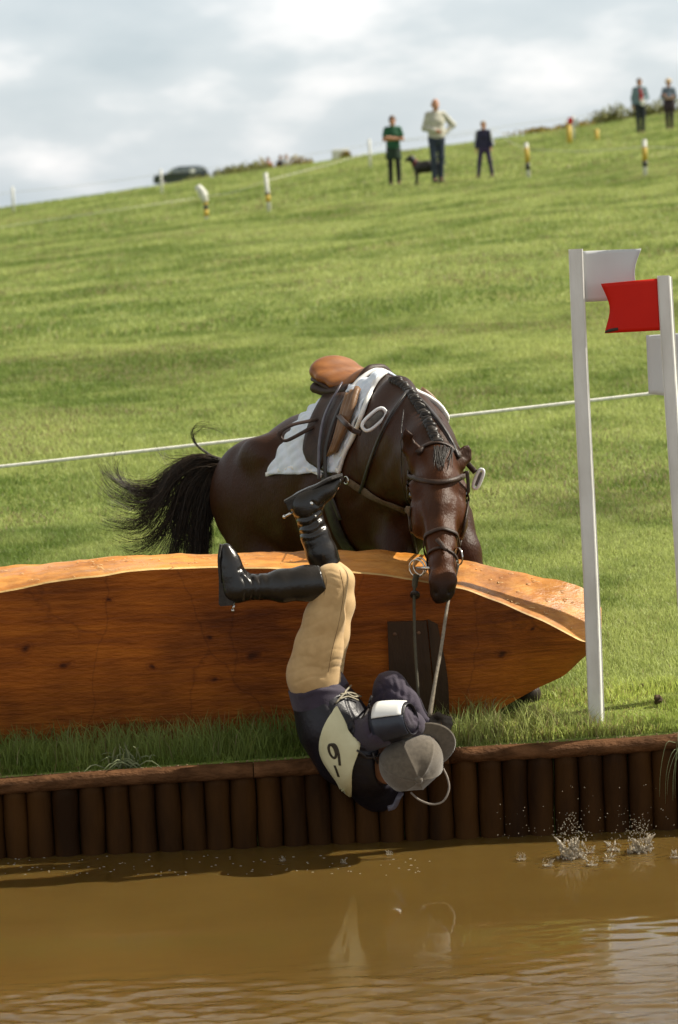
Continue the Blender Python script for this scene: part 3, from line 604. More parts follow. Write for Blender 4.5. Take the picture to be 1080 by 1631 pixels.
# ---- clods, weed
c = G(1048, 1122); vv = MB(); v, f = ball(c + np.array([0, 0, .02]), (.016, .015, .018), 12, 8); v += .006 * (rng.random(v.shape) - .5) * 2; vv.add(v, f)
vv.build('dirt_clod', mat('dark_soil', (.06, .035, .018), .9, .3, 60, bump=.6), label='brown clod of earth lying in the grass right of the white pole', cat='clod')
c = G(947 + 75, 1097); v, f = ball(c + np.array([0, 0, .012]), (.010, .01, .012), 8, 6); obj('dirt_clod', v, f, bpy.data.materials['dark_soil'], label='tiny clod of earth in the grass beyond the larger clod', cat='clod')
wl = mat('weed_leaf', (.22, .26, .12), .5, .2, 20, trans=.4, col2=(.34, .38, .20)); wd = MB(); c0 = P(205, 1222, .06)
for i in range(46):
    a = random.uniform(-1.3, 1.3); ln = random.uniform(.05, .13); o = c0 + np.array([random.gauss(0, .035), random.uniform(-.03, .03), 0]); d = np.array([math.sin(a) * .8, random.uniform(-.5, .1), math.cos(a)])
    pts = [o, o + d * ln * .6, o + d * ln + np.array([.02 * math.sin(a), -.01, -.02 - .03 * abs(a)])]; p = smooth_path(pts, 6); v, f = strap(p, np.array([0, -1, .5]), .006 * np.array([.6, 1, 1, .9, .6, .15]), .0005); wd.add(v, f)
wd.build('weed', wl, label='pale leafy weed growing on the bank edge below the log', cat='weed')
wd = MB(); c0 = P(1083, 1168, .0)
for i in range(12):
    o = c0 + np.array([random.uniform(-.03, .10), random.uniform(-.05, .0), random.uniform(-.05, .02)]); s = random.uniform(-.10, .03); p = smooth_path([o, o + np.array([s * .6, -.05, random.uniform(-.02, .03)]), o + np.array([s, -.06, -.10]), o + np.array([s * 1.1, -.055, random.uniform(-.26, -.16)])], 10); v, f = strap(p, np.array([0, -1, .1]), .0026 * np.linspace(1, .3, 10), .0004); wd.add(v, f)
wd.build('weed', wl, label='thin grass blades hanging down over the posts at the bank', cat='weed')

# ---- splashes and drops
dm = mat('water_drop', (.50, .43, .31), .08, .1, 30, spec=.8, col2=(.70, .64, .54)); dm.node_tree.nodes['Principled BSDF'].inputs['Transmission Weight'].default_value = .55; dm.node_tree.nodes['Principled BSDF'].inputs['IOR'].default_value = 1.33
def splash(px, py, s, big, label):
    d = _f * FPX + EX * (px - 540.0) + EY * (815.5 - py - s * .8); c = CAM - d * ((CAM[2] - WZ) / d[2]); S_ = s / 400.0; m = MB(); n = 300 if big else 70
    th = np.linspace(0, 2 * np.pi, 25); prof = []
    jag = .35 + 1.1 * rng.random(25) ** 2; jag[-1] = jag[0]
    for h, rr in ((-.004, .62), (.35, .74), (.75, .9), (1.0, 1.0)): prof.append(np.stack([np.cos(th) * rr * .62 * S_, np.sin(th) * rr * .5 * S_, np.where(h > .3, h * jag, h) * S_ * (.34 if big else .16)], 1) + c)
    g = np.array(prof); v = g.reshape(-1, 3); f = [[i * 25 + j, i * 25 + j + 1, (i + 1) * 25 + j + 1, (i + 1) * 25 + j] for i in range(3) for j in range(24)]
    m.add(v, f); v2 = np.concatenate([c + (v - c) * np.array([.9, .9, .98])]); m.add(v2, [q[::-1] for q in f])
    for i in range(n):
        a = random.uniform(0, 6.28); r = random.random() ** .6 * S_ * .8; h = random.random() ** 2.0 * S_ * (2.3 if big else 1.5) * (1.1 - .6 * r / S_) + S_ * .03; rr = S_ * random.uniform(.015, .075 if h < S_ else .03); m.add(*ball(c + np.array([math.cos(a) * r, math.sin(a) * r, h]), (rr, rr, rr * random.uniform(.8, 1.8)), 7, 5))
    for i in range(4 if big else 3):
        a = random.uniform(0, 6.28); o = c + np.array([math.cos(a) * S_ * .5, math.sin(a) * S_ * .4, S_ * .45]); e = o + np.array([math.cos(a) * S_ * .5, math.sin(a) * S_ * .4, S_ * random.uniform(.2, .65)]); m.add(*tube(smooth_path([o, (o + e) / 2 + np.array([0, 0, .1 * S_]), e], 6), S_ * np.linspace(.15, .02, 6), 6))
    m.build('water_splash', dm, label=label, cat='splash', group='splashes on the water by the bank')
LBL = ['tallest crown splash on the water with drops rising above it', 'wide crown splash close to the bank, right of the tallest splash', 'small round splash below and right of the tallest splash', 'small splash between the two large crown splashes, nearer the camera', 'small round splash left of the tallest splash', 'thin spiky splash left of all the other big splashes', 'loose low splash between the two large crown splashes', 'low broken splash touching the right side of the tallest splash']
for (a, b, s, g), l in zip(SPL, LBL): splash(a, b, s, g, l)
for (a, b, s, l) in ((620, 1356, 7, 'tiny splash on the water below the falling rider'), (547, 1369, 6, 'tiny splash on the water left of the one below the rider'), (450, 1365, 7, 'tiny splash on calm water midway along the palisade'), (1076, 1356, 13, 'splash cut by the picture edge, right of the wide crown splash')): splash(a, b, s, 0, l)
m = MB()
for i in range(190):
    p = P(random.choice([random.gauss(915, 22), random.gauss(1015, 25), random.uniform(790, 1075), random.uniform(790, 1075)]), 1335 - abs(random.gauss(0, 32)), random.uniform(-.30, -.08)); r = random.uniform(.0009, .0024); m.add(*ball(p, r, 6, 4))
for i in range(110):
    p = P(random.uniform(5, 700), random.uniform(1362, 1395), 0); d = (p - CAM); p = CAM - d * ((CAM[2] - WZ) / d[2]); m.add(*ball(p, (random.uniform(.002, .006), .002, .0022), 6, 4))
m.build('water_drops', dm, kind='stuff', label='fine spray of water drops over the pond', cat='drops')

# ---- crumbs of soil and straw on the rail, shavings on the log
m = MB()
for i in range(420):
    x = random.uniform(-1.9, 1.9); th = random.uniform(.35, 1.75); r = random.uniform(.0012, .004); m.add(*ball((x, .046 * math.cos(th), zc(x) - .036 + .036 * math.sin(th) + r * .3), (r * random.uniform(.8, 2.2), r, r * .7), 5, 4))
m.build('soil_crumbs', mat('dry_soil', (.16, .09, .05), .9, .5, 300, col2=(.34, .25, .15)), kind='stuff', label='crumbs of soil and chaff on the capping rail', cat='soil')
m = MB()
for i in range(90):
    q, n = cast(LB, random.choice([random.uniform(5, 500), random.gauss(200, 40), random.uniform(740, 920)]), 0, .0); x = random.choice([random.uniform(5, 500), random.gauss(190, 40), random.uniform(750, 915)])
    bt = float(np.interp(x, ST[:, 0], ST[:, 2])); ft = float(np.interp(x, ST[:, 0], ST[:, 1])); q, n = cast(LB, x, bt + 3 + random.random() * (ft - bt - 6), .002)
    if q is None or n[2] < .3: continue
    a = random.uniform(0, 6.28); d = np.array([math.cos(a), math.sin(a) * .5, .05]) * random.uniform(.006, .020); pts = smooth_path([q - d, q + n * .004, q + d], 5); m.add(*strap(pts, n, random.uniform(.002, .005), .0008))
m.build('wood_shavings', mat('pale_shaving', (.62, .42, .20), .7, .2, 60), kind='stuff', label='pale wood shavings lying on the log top', cat='shavings')

# ================================================================== the horse
T0 = np.array([-.50, 2.45, 0]); HDIR = nrm([.64, -.77, 0]); HN = np.array([HDIR[1], -HDIR[0], 0]); HN = -HN if HN[0] > 0 else HN
def H(s, l, z): return T0 + HDIR * s + HN * l + np.array([0, 0, z])
def mirror(p, off=None):
    p = np.asarray(p, float); m = p - 2 * ((p - T0) @ HN)[..., None] * HN
    if off is None: return m
    o = m.reshape(-1, 3).copy()
    for i in range(len(o)):
        h = HB.find_nearest(Vector(o[i])); o[i] = np.array(h[0]) + np.array(h[1]) * off
    return o.reshape(m.shape)
def mirror_old(p): p = np.asarray(p, float); return p - 2 * ((p - T0) @ HN)[..., None] * HN
hf = Field((-.85, -.10, .30), (.95, 2.75, 1.95), .0105)
def trunk(st, k=.05):   # s, ztop, zbottom, half width
    L = [(H(s, 0, (a + b) / 2), (w, (a - b) / 2)) for s, a, b, w in st]; hf.chain(L, k)
trunk([(.16, 1.36, .92, .19), (.36, 1.455, .84, .265), (.62, 1.555, .87, .285), (.90, 1.655, .90, .295), (1.12, 1.72, .92, .265), (1.34, 1.60, 1.0, .21)])
hf.seg(H(.95, 0, 1.60), H(1.15, 0, 1.66), (.05, .06), (.045, .07), .09)                       # withers
for sd in (1, -1):
    hf.ell(H(.30, .13 * sd, 1.16), (.24, .155, .27), .08, axes(HDIR, (0, 0, 1)))                # haunch
    hf.ell(H(1.22, .14 * sd, 1.32), (.17, .10, .30), .08, axes(HDIR + np.array([0, 0, -.2]), (0, 0, 1)))   # shoulder
    hf.ell(H(1.40, .11 * sd, 1.13), (.11, .10, .13), .08, axes(HDIR, (0, 0, 1)))                # breast
    hf.ell(H(.50, .235 * sd, 1.40), (.10, .045, .06), .10, axes(HDIR, (0, 0, 1)))
def leg(st, k=.035): hf.chain(st, k)
g = lambda s, l: float(ground_z(*H(s, l, 0)[:2]))
for sd, ds in ((1, 0), (-1, .10)):   # hind legs well under the body
    z = g(.5 + ds, .14 * sd)
    leg([(H(.34 + ds, .15 * sd, .98), (.125, .17)), (H(.52 + ds, .16 * sd, .84), (.085, .11)), (H(.36 + ds, .15 * sd, .70), (.055, .075)), (H(.24 + ds, .14 * sd, .62), (.042, .06))])
    leg([(H(.24 + ds, .14 * sd, .62), .05), (H(.36 + ds, .14 * sd, z + .14), .034), (H(.41 + ds, .14 * sd, z + .10), .04), (H(.46 + ds, .14 * sd, z + .05), .045)])
    hf.seg(H(.46 + ds, .14 * sd, z + .05), H(.49 + ds, .14 * sd, z + .018), .046, .058, .02)
# forelegs: the far one reaches to the right behind the log's tip, the other is braced behind the log
pf = P(838, 1128, .72); pf[2] = float(ground_z(pf[0], pf[1]))
leg([(P(716, 830, 1.08), (.10, .13)), (P(735, 880, .98), (.075, .085)), (P(758, 945, .92), (.055, .06)), (P(778, 990, .88), (.046, .048)), (P(812, 1075, .78), .03), (pf + np.array([-.02, 0, .13]), .036), (pf + np.array([-.005, -.01, .06]), .042)])
hf.seg(pf + np.array([0, -.01, .05]), pf + np.array([.012, -.02, .018]), .045, .056, .02)
pn = P(640, 1130, 1.02); pn[2] = float(ground_z(pn[0], pn[1]))
leg([(P(632, 850, 1.36), (.11, .15)), (P(636, 930, 1.22), (.062, .07)), (P(640, 985, 1.06), .048), (P(640, 1080, 1.05), .032), (pn + np.array([0, .02, .12]), .037), (pn + np.array([0, 0, .05]), .043)])
hf.seg(pn + np.array([0, 0, .05]), pn + np.array([0, -.02, .018]), .046, .056, .02)
# neck
hf.chain([(P(606, 722, 1.50), (.17, .30)), (P(632, 712, 1.22), (.150, .255)), (P(660, 716, .98), (.128, .205)), (P(684, 736, .76), (.115, .165)), (P(696, 752, .62), (.105, .125))], .06)
hf.chain([(P(612, 612, 1.46), .035), (P(636, 622, 1.25), .035), (P(662, 650, 1.02), .032), (P(682, 684, .82), .032), (P(697, 712, .66), .04)], .07)   # crest
# head
hf.chain([(P(697, 742, .60), (.082, .115)), (P(698, 786, .50), (.099, .145)), (P(700, 826, .40), (.080, .126)), (P(703, 866, .285), (.058, .092)), (P(705, 905, .175), (.050, .070)), (P(706, 934, .105), (.051, .058))], .03, up=(.02, -1, .35))
HA = axes(P(706, 934, .105) - P(698, 786, .50), (0, -1, .3))       # columns: down the face, side, out of the face
for sd in (-1, 1):
    eye = P(698 + 40 * sd, 789, .455); hf.ell(P(698 + 38 * sd, 780, .44), (.045, .028, .03), .03, HA)      # brow
    hf.ell(P(699 + 34 * sd, 825, .42), (.085, .03, .075), .04, HA)                                          # cheek
    hf.seg(P(700 + 22 * sd, 800, .36), P(703 + 13 * sd, 872, .20), .018, .014, .03)                        # edge of the nasal bone
    hf.ell(eye + np.array([.008 * sd, -.012, 0]), .021, .012, sub=True)
    hf.ell(P(706 + 13 * sd, 922, .078), (.034, .020, .018), .035, HA)                                        # nostril wing
    hf.ell(P(706 + 18 * sd, 920, .050), (.019, .009, .013), .008, HA, sub=True)
hf.ell(P(704, 945, .085), (.04, .045, .045), .02, HA); hf.ell(P(702, 951, .13), (.026, .036, .035), .02, HA)
hf.seg(P(684, 946, .06), P(722, 944, .06), .006, .006, .008, sub=True)
# ears: one laid back seen from the side, one foreshortened
def ear(a, b, w, c):
    a, b = np.asarray(a), np.asarray(b); m = a + (b - a) * .45
    hf.chain([(a, (.026, .022)), (m, (w, .017)), (a + (b - a) * .8, (w * .6, .010)), (b, (.006, .005))], .018, up=c); hf.seg(m + c * .018, a + (b - a) * .85 + c * .012, (w * .55, .012), (.006, .008), .012, up=c, sub=True)
ear(P(662, 742, .58), P(645, 681, .56), .036, nrm([-.45, -.85, .1])); ear(P(733, 742, .57), P(746, 708, .60), .034, nrm([.3, -.9, .1]))
hv, hq = hf.mesh(); hv = relax(hv, hq, 2, .5); hn = vnormals(hv, hq)
ux = (hv - CAM) @ EX * FPX / ((hv - CAM) @ _f) + 540; uy = 815.5 - (hv - CAM) @ EY * FPX / ((hv - CAM) @ _f)
hv += hn * (.009 * (vnoise(ux, uy, .022, 61) - .5) + .004 * (vnoise(ux, uy, .05, 66) - .5) + .0028 * (vnoise(ux, uy, .09, 62) - .5) * (hv[:, 1] < .7))[:, None]
hn = vnormals(hv, hq)
hv = crease(hv, hn, [([(470, 872), (466, 820), (478, 770), (500, 742)], .010, .030), ([(424, 742), (418, 790), (432, 840)], .006, .03), ([(560, 800), (590, 770), (612, 735), (628, 690)], .008, .028), ([(600, 850), (612, 812), (640, 790)], .007, .025), ([(660, 700), (640, 740), (628, 790)], .006, .022), ([(676, 800), (684, 840), (688, 872)], .003, .010), ([(722, 800), (718, 840), (716, 868)], .003, .010), ([(668, 776), (676, 768), (688, 770)], -.003, .008), ([(714, 768), (726, 766), (734, 772)], -.003, .008), ([(690, 880), (694, 900), (690, 915)], .002, .006), ([(716, 876), (715, 896), (720, 910)], .002, .006), ([(700, 800), (703, 840), (704, 885)], -.002, .012)])
hn = vnormals(hv, hq)
sm_ = lambda x, a, b: np.clip((x - a) / (b - a), 0, 1)
col = np.tile(np.array([.037, .0108, .0024]), (len(hv), 1))
def blend(w, c):
    global col
    w = np.clip(w, 0, 1)[:, None]; col = col * (1 - w) + np.array(c) * w
face = sm_(-hv[:, 1], -.66, -.48) * sm_(-uy, -960, -955 + 300)
blend(sm_(-hv[:, 1], -.66, -.5), (.064, .0185, .0038))
for c_, r_ in ((P(698, 790, .38), .03),): pass
mz = np.clip((uy - 908 + 10 * (vnoise(ux, uy, .07, 63) - .5)) / 34, 0, 1) * (hv[:, 1] < .28); blend(mz, (.016, .0105, .008))
blend(np.exp(-((ux - 698) / 26) ** 2) * np.clip((860 - uy) / 50, 0, 1) * np.clip((uy - 760) / 20, 0, 1) * (hv[:, 1] < .5) * .55, (.05, .021, .010))
for sd in (-1, 1):
    blend(np.exp(-(np.linalg.norm(hv - P(698 + 40 * sd, 789, .455), axis=1) / .035) ** 2) * .9, (.018, .010, .006))
blend(sm_(.72 - hv[:, 2], 0, .12), (.012, .009, .007)); blend(sm_(.56 - hv[:, 2], 0, .06) * 0 + ((hv[:, 2] < .47) * .9), (.045, .036, .028))
ck = np.min(np.linalg.norm(hv[:, None, :] - np.array([P(a, b, y) for a, b, y in ((620, 600, 1.4), (640, 612, 1.22), (655, 630, 1.08), (672, 660, .9), (688, 690, .76), (698, 712, .64))])[None], axis=2), axis=1); blend(np.exp(-(ck / .07) ** 2), (.018, .011, .008))
for e_ in (P(650, 700, .56), P(743, 722, .59)): blend(np.exp(-(np.linalg.norm(hv - e_, axis=1) / .055) ** 2) * .85, (.022, .010, .005))
blend(vnoise(hv[:, 0] + hv[:, 2], hv[:, 1] - hv[:, 2], 5, 64) * .25, (.06, .020, .006))
coat = mat('bay_coat', (1, 1, 1), .43, .16, 26, bump=.32, bscale=160, tint=True, spec=.17, stretch=(1, 1, .35), sheen=.0)
horse = thing('horse', 'dark bay horse with plaited mane halted behind the log, head lowered over it', 'horse', np.array([H(.7, 0, 0)[0], H(.7, 0, 0)[1], .45]))
obj('body', hv, hq, coat, horse, colors=col)
HB = bvh_of(hv, hq)
ey = mat('horse_eye', (.010, .006, .004), .06, .2, 20, spec=.8)
for sd in (-1, 1): v, f = ball(P(698 + 40 * sd, 789, .455) + np.array([-.002 * sd, .002, 0]), .0205, 16, 12); obj('eye', v, f, ey, horse)
# plaits and forelock
tm = mat('tail_hair', (.012, .0075, .004), .40, .4, 40, spec=.4, col2=(.035, .020, .010))
hm = mat('black_hair', (.008, .006, .0045), .42, .4, 60, spec=.4, col2=(.022, .014, .009))
pl = smooth_path([(628, 604), (645, 615), (660, 634), (675, 658), (688, 684), (697, 704)], 25)
for i, (a, b) in enumerate(pl):
    q, n = cast(HB, a, b, .010); mb = MB()
    if q is None: continue
    R = axes(np.cross(n, [0, 1, .5]), n); v, f = ball(q - n * .008, (.025, .015, .014), 10, 7, R); v += .0035 * np.sin(v * 300); mb.add(v, f)
    mb.add(*ball(q - n * .006 + np.array([-.012, -.004, -.010]), (.012, .011, .014), 8, 6)); mb.build('mane_plait', hm, horse)
mb = MB()
for i in range(46):
    a = random.uniform(692, 722); q, n = cast(HB, a, 714 + random.uniform(-3, 4), .006); w_, n2 = cast(HB, (a - 704) * .75 + 703 + random.uniform(-6, 6), random.uniform(726, 752), .006)
    if q is None or w_ is None: continue
    m_ = (q + w_) / 2 + np.array([0, -.016, .008]); mb.add(*tube(smooth_path([q, m_ + np.array([0, .008, -.004]), w_], 7), .0032 * np.linspace(1, .3, 7), 4))
mb.build('forelock', hm, horse)
# tail: strands interpolated between guides
TR = P(373, 748, 2.40)
guides = [   # photo points, weight, spread at the end (px), depth drift
    ([(373, 748), (345, 735), (308, 733), (272, 760), (250, 800), (224, 832), (190, 836), (146, 818)], 1.5, 17, -.10),
    ([(373, 748), (345, 734), (310, 732), (275, 752), (245, 775), (206, 776), (172, 756), (156, 726)], 1.0, 15, -.06),
    ([(373, 748), (342, 736), (300, 738), (262, 772), (240, 800), (206, 800), (172, 780), (152, 744)], .7, 16, -.05),
    ([(373, 750), (345, 744), (312, 752), (282, 790), (268, 830), (240, 862), (210, 874), (176, 860)], 1.1, 16, -.08),
    ([(373, 750), (348, 746), (322, 757), (296, 800), (284, 850), (270, 900), (258, 940)], 1.9, 15, -.06),
    ([(373, 752), (352, 752), (334, 772), (318, 815), (308, 860), (304, 910), (302, 950)], 3.2, 20, -.05),
    ([(373, 752), (354, 754), (338, 778), (330, 820), (328, 865), (322, 910), (318, 950)], 2.2, 13, -.03),
    ([(373, 746), (348, 732), (322, 716), (310, 704), (309, 688), (322, 678), (344, 679), (366, 694)], .07, 4, .02),
    ([(373, 748), (340, 734), (296, 732), (268, 734), (256, 720), (254, 700)], .10, 9, .03),
    ([(373, 748), (345, 736), (305, 738), (270, 765), (232, 790), (196, 768), (182, 730), (200, 700)], .3, 14, -.02),
    ([(373, 752), (350, 752), (332, 772), (336, 812), (346, 828), (352, 818)], .3, 9, .02)]
tb = MB(); wt = np.array([g_[1] for g_ in guides]); wt /= wt.sum()
order = [1, 2, 0, 3, 4, 5, 6]
for i in range(2600):
    gi = rng.choice(len(guides), p=wt); gp, _, sp, dd = guides[gi]; n = 22; p = smooth_path(np.array(gp, float), n)
    if gi in order and random.random() < .6:
        o_ = order.index(gi); g2 = order[min(max(o_ + random.choice([-1, 1]), 0), 6)]; p2 = smooth_path(np.array(guides[g2][0], float), n); bl = random.random() * .9; p = p * (1 - bl) + p2 * bl; t = np.linspace(0, 1, n)
    ang = random.uniform(0, 6.28); r = abs(random.gauss(0, .55)); amp = (5.0 * (1 - t) * np.minimum(1, t * 6 + .35) + 1.35 * sp * t ** 1.2) * r
    ph = random.uniform(0, 6.28); wv_ = 8.0 * t * np.sin(t * random.uniform(5, 9) + ph); ox = amp * math.cos(ang) + wv_ * .6; oy = amp * math.sin(ang) * .9 + wv_
    L = random.uniform(.70, 1.0) if random.random() < .75 else random.uniform(.4, .8); k = max(6, int(n * L)); Yd = 2.40 + dd * t * 2 + amp / 340 * math.sin(ang * 2 + 1) * 1.1
    pts = np.array([P(a + o1, b + o2, y) for (a, b), o1, o2, y in zip(p[:k], ox, oy, Yd)]); rad_ = .0019 * random.uniform(.5, 1.3) * (np.linspace(1, .10, k) ** .7)
    tb.add(*tube(pts, rad_, 3, cap=False))
dock = np.array([P(a, b, 2.40 + y) for a, b, y in ((392, 752, .04), (373, 748, .0), (350, 742, -.01), (330, 746, -.03))]); tb.add(*tube(smooth_path(dock, 9), np.linspace(.050, .014, 9), 10))
tb.build('tail', tm, horse)

# ------------------------------------------------------------------ saddle pad, saddle, straps
padm = mat('white_cotton', (.66, .74, .86), .85, .05, 30, bump=.15, bscale=220, sheen=.2, col2=(.74, .80, .90)); bindm = mat('white_binding', (.78, .77, .76), .8, .04, 40)
lea = mat('dark_brown_leather', (.022, .009, .0045), .5, .3, 30, bump=.25, bscale=180, col2=(.042, .018, .009), spec=.35); seatm = mat('tan_seat_leather', (.17, .055, .010), .42, .2, 9, bump=.2, bscale=120, col2=(.30, .11, .024), detail=8, stretch=(1, 3, 1)); blk = mat('black_strap', (.018, .013, .012), .45, .3, 40, bump=.2, bscale=150)
tanl = mat('tan_leather_edge', (.14, .070, .030), .5, .25, 18, bump=.2, bscale=90, col2=(.21, .115, .055)); webm = mat('tan_webbing', (.10, .062, .03), .8, .2, 80, bump=.4, bscale=300); gry = mat('grey_purple_strap', (.07, .062, .085), .4, .2, 30, col2=(.11, .10, .13))
mtl = mat('polished_steel', (.62, .60, .57), .22, .1, 10, metal=1); wst = mat('white_stirrup_plastic', (.78, .80, .83), .35, .04, 10); rub = mat('grey_tread_rubber', (.12, .115, .105), .7, .2, 60, bump=.5, bscale=300)
def patch(edges, nu, nv, off, quilt=0, bvh=HB, back=None):
    l, r = (smooth_path(np.array(e, float), nv) for e in edges); g_, nn = [], []; last = back
    for j, (a, b) in enumerate(zip(l, r)):
        rg, rn = [], []
        for i, u in enumerate(np.linspace(0, 1, nu)):
            q, n = cast(bvh, *(a + (b - a) * u), off, last); 
            if q is None: q = P(*(a + (b - a) * u), 1.9); n = np.array([0, -1.0, 0])
            last = q[1]; q = q + n * (quilt * abs(math.sin((i / (nu - 1) * 5.0 + j / (nv - 1) * 6) * math.pi)) ** .6 * abs(math.sin((i / (nu - 1) * 5.0 - j / (nv - 1) * 6) * math.pi)) ** .6 if quilt else 0); rg.append(q); rn.append(n)
        g_.append(rg); nn.append(rn)
    g_ = np.array(g_); nn = np.array(nn)
    for _ in range(2):
        nn[1:-1, 1:-1] = (nn[1:-1, 1:-1] * 2 + nn[:-2, 1:-1] + nn[2:, 1:-1] + nn[1:-1, :-2] + nn[1:-1, 2:]) / 6
    return g_, nn / np.linalg.norm(nn, axis=2)[..., None]
pad = thing('saddle_pad', 'white quilted saddle cloth under the saddle on the bay horse', 'saddle pad', H(.85, 0, 1.62))
pl_, pn_ = patch([[(505, 646), (478, 672), (456, 706), (428, 756)], [(612, 594), (590, 632), (566, 690), (541, 752)]], 44, 44, .006, .013)
# lower border dips between the two corners
sheet(pl_, .008, 'pad_side', padm, pad, nor=pn_); sheet(mirror(pl_, .006)[:, ::-1], .008, 'pad_side', padm, pad, nor=(pn_ - 2 * (pn_ @ HN)[..., None] * HN)[:, ::-1])
fe, fn = drape(HB, [(614, 594), (600, 612), (588, 640), (570, 688), (552, 720), (541, 752)], 40, .010)
for A_, B_ in ((fe, fn), (mirror(fe, .010), fn - 2 * (fn @ HN)[:, None] * HN)): obj('binding', *strap(A_, B_, .030, .010), bindm, pad)
A_, B_ = drape(HB, [(428, 756), (455, 748), (480, 745), (505, 752), (516, 758)], 30, .012); obj('binding', *strap(A_, B_, .020, .007), bindm, pad)
A_, B_ = wrap(HB, H(1.10, 0, 1.45), HN, (0, 0, 1), .8, .014, 55, 125, 20); obj('binding', *strap(A_, B_, .030, .010), bindm, pad)

sad = thing('saddle', 'brown leather saddle with a tan seat on the white saddle cloth', 'saddle', H(.88, 0, 1.66))
sf = Field(H(.88, 0, 1.68) - np.array([.5, .5, .25]), H(.88, 0, 1.68) + np.array([.5, .5, .28]), .007)
SA = axes(HDIR, (0, 0, 1))
st_ = [(.80, 1.768, .125, .035), (.85, 1.748, .132, .036), (.91, 1.716, .112, .036), (.98, 1.716, .088, .040), (1.03, 1.738, .078, .042), (1.07, 1.766, .072, .032)]
sf.chain([(H(s, 0, z), (w, h)) for s, z, w, h in st_], .03)
sf.ell(H(.79, 0, 1.775), (.050, .130, .070), .04, axes(HDIR + np.array([0, 0, .7]), (0, 0, 1)))
sv, sq = sf.mesh(); sv = relax(sv, sq, 2); obj('seat', sv, sq, seatm, sad); SB = bvh_of(sv, sq)
mb = MB()   # dark skirt and piping along the seat
for sd in (1, -1):
    pts = smooth_path([H(.775, .118 * sd, 1.738), H(.84, .136 * sd, 1.726), H(.91, .122 * sd, 1.694), H(.95, .100 * sd, 1.688), H(1.03, .088 * sd, 1.712), H(1.075, .06 * sd, 1.75)], 26); mb.add(*tube(pts, .010, 8))
mb.add(*tube(smooth_path([H(.775, .118, 1.738), H(.745, .075, 1.752), H(.732, 0, 1.757), H(.745, -.075, 1.752), H(.775, -.118, 1.738)], 20), .009, 8)); mb.build('skirt', lea, sad)
ar = smooth_path([H(1.06, .155, 1.60), H(1.075, .115, 1.69), H(1.085, .05, 1.765), H(1.085, -.0, 1.775), H(1.085, -.05, 1.765), H(1.075, -.115, 1.69), H(1.06, -.155, 1.60)], 30)
obj('pommel', *tube(ar, .018, 10, r2=.030, hint=HDIR), lea, sad)
for sd in (1, -1):
    pts = smooth_path([H(.78, .10 * sd, 1.70), H(.87, .10 * sd, 1.685), H(.98, .10 * sd, 1.69), H(1.05, .11 * sd, 1.70)], 16); obj('panel', *tube(pts, .028, 10, r2=.040), lea, sad)
fl = [([[(520, 640), (502, 676), (492, 714), (497, 733)], [(560, 632), (546, 676), (531, 722), (518, 749)]], .030, .010, lea, 'flap'), ([[(562, 640), (556, 662), (549, 690), (536, 728)], [(583, 628), (577, 652), (566, 684), (548, 722)]], .034, .016, tanl, 'knee_roll')]
for ed, off, th, m_, nm in fl:
    g_, n_2 = patch(ed, 12, 18, off)
    if nm == 'knee_roll': g_ = g_ + n_2 * (.012 * np.abs(np.sin(np.linspace(0, 3 * np.pi, 12)))[None, :, None])
    sheet(g_, th, nm, m_, sad, nor=n_2); sheet(mirror(g_, off)[:, ::-1], th, nm, m_, sad, nor=(n_2 - 2 * (n_2 @ HN)[..., None] * HN)[:, ::-1])
A_, B_ = wrap(HB, H(1.06, 0, 1.3), HN, (0, 0, 1), .9, .008, 12, -192, 60); obj('girth', *strap(A_, B_, .075, .008), blk, sad)
A_, B_ = drape(HB, [(558, 622), (542, 650), (530, 676), (523, 712), (521, 762)], 26, .052); obj('stirrup_leather', *strap(A_, B_, .017, .004), gry, sad)
A_, B_ = drape(HB, [(566, 632), (552, 655), (538, 690), (530, 722), (530, 765), (541, 798), (551, 822)], 30, .040); obj('girth_strap', *strap(A_, B_, .022, .004), blk, sad)
c0 = cast(HB, 500, 685, .05)[0]; lp = smooth_path([c0 + np.array(o) for o in ((.075, .0, .035), (.02, -.02, .022), (-.06, -.03, .008), (-.115, -.03, -.02), (-.12, -.035, -.045), (-.095, -.04, -.062), (-.03, -.03, -.035), (.04, -.015, .0))], 30)
obj('stirrup_leather', *strap(lp, np.array([.25, -.35, .9]), .024, .004), lea, sad)
def iron(px, py, Y, dx, dy, minor, leather):
    c = P(px, py, Y); a1 = P(px + dx, py + dy, Y) - c; L = np.linalg.norm(a1); a1 /= L; a2 = nrm(np.cross(a1, nrm(CAM - c))); th = np.linspace(0, 2 * np.pi, 33)
    ct, s_ = np.cos(th), np.sin(th); pts = c + np.outer(np.sign(ct) * np.abs(ct) ** .7 * L, a1) + np.outer(np.sign(s_) * np.abs(s_) ** .7 * minor, a2)
    ir = obj('stirrup_iron', *tube(pts, .0075, 8, cap=False), wst, sad)
    v, f = box(c - a2 * minor * .02 + nrm(c - CAM) * .004, (L * .72, minor * .55, .006), np.stack([a1, a2, np.cross(a1, a2)], 1), .003); obj('tread', v, f, rub, ir)
    q = smooth_path([P(*l) for l in leather], 20); obj('stirrup_leather', *strap(q, nrm(CAM - c), .024, .004), lea, sad)
yc = cast(HB, 597, 667, .035)[0][1]
iron(596, 668, yc - .05, 17, -15, .026, [(538, 660, cast(HB, 545, 660, .05)[0][1]), (549, 673, yc + .02), (562, 685, yc - .0), (575, 690, yc - .02)])
iron(762, 763, .86, 6, -15, .013, [(676, 636, 1.28), (700, 668, 1.10), (722, 704, .98), (744, 737, .90), (757, 752, .86)])

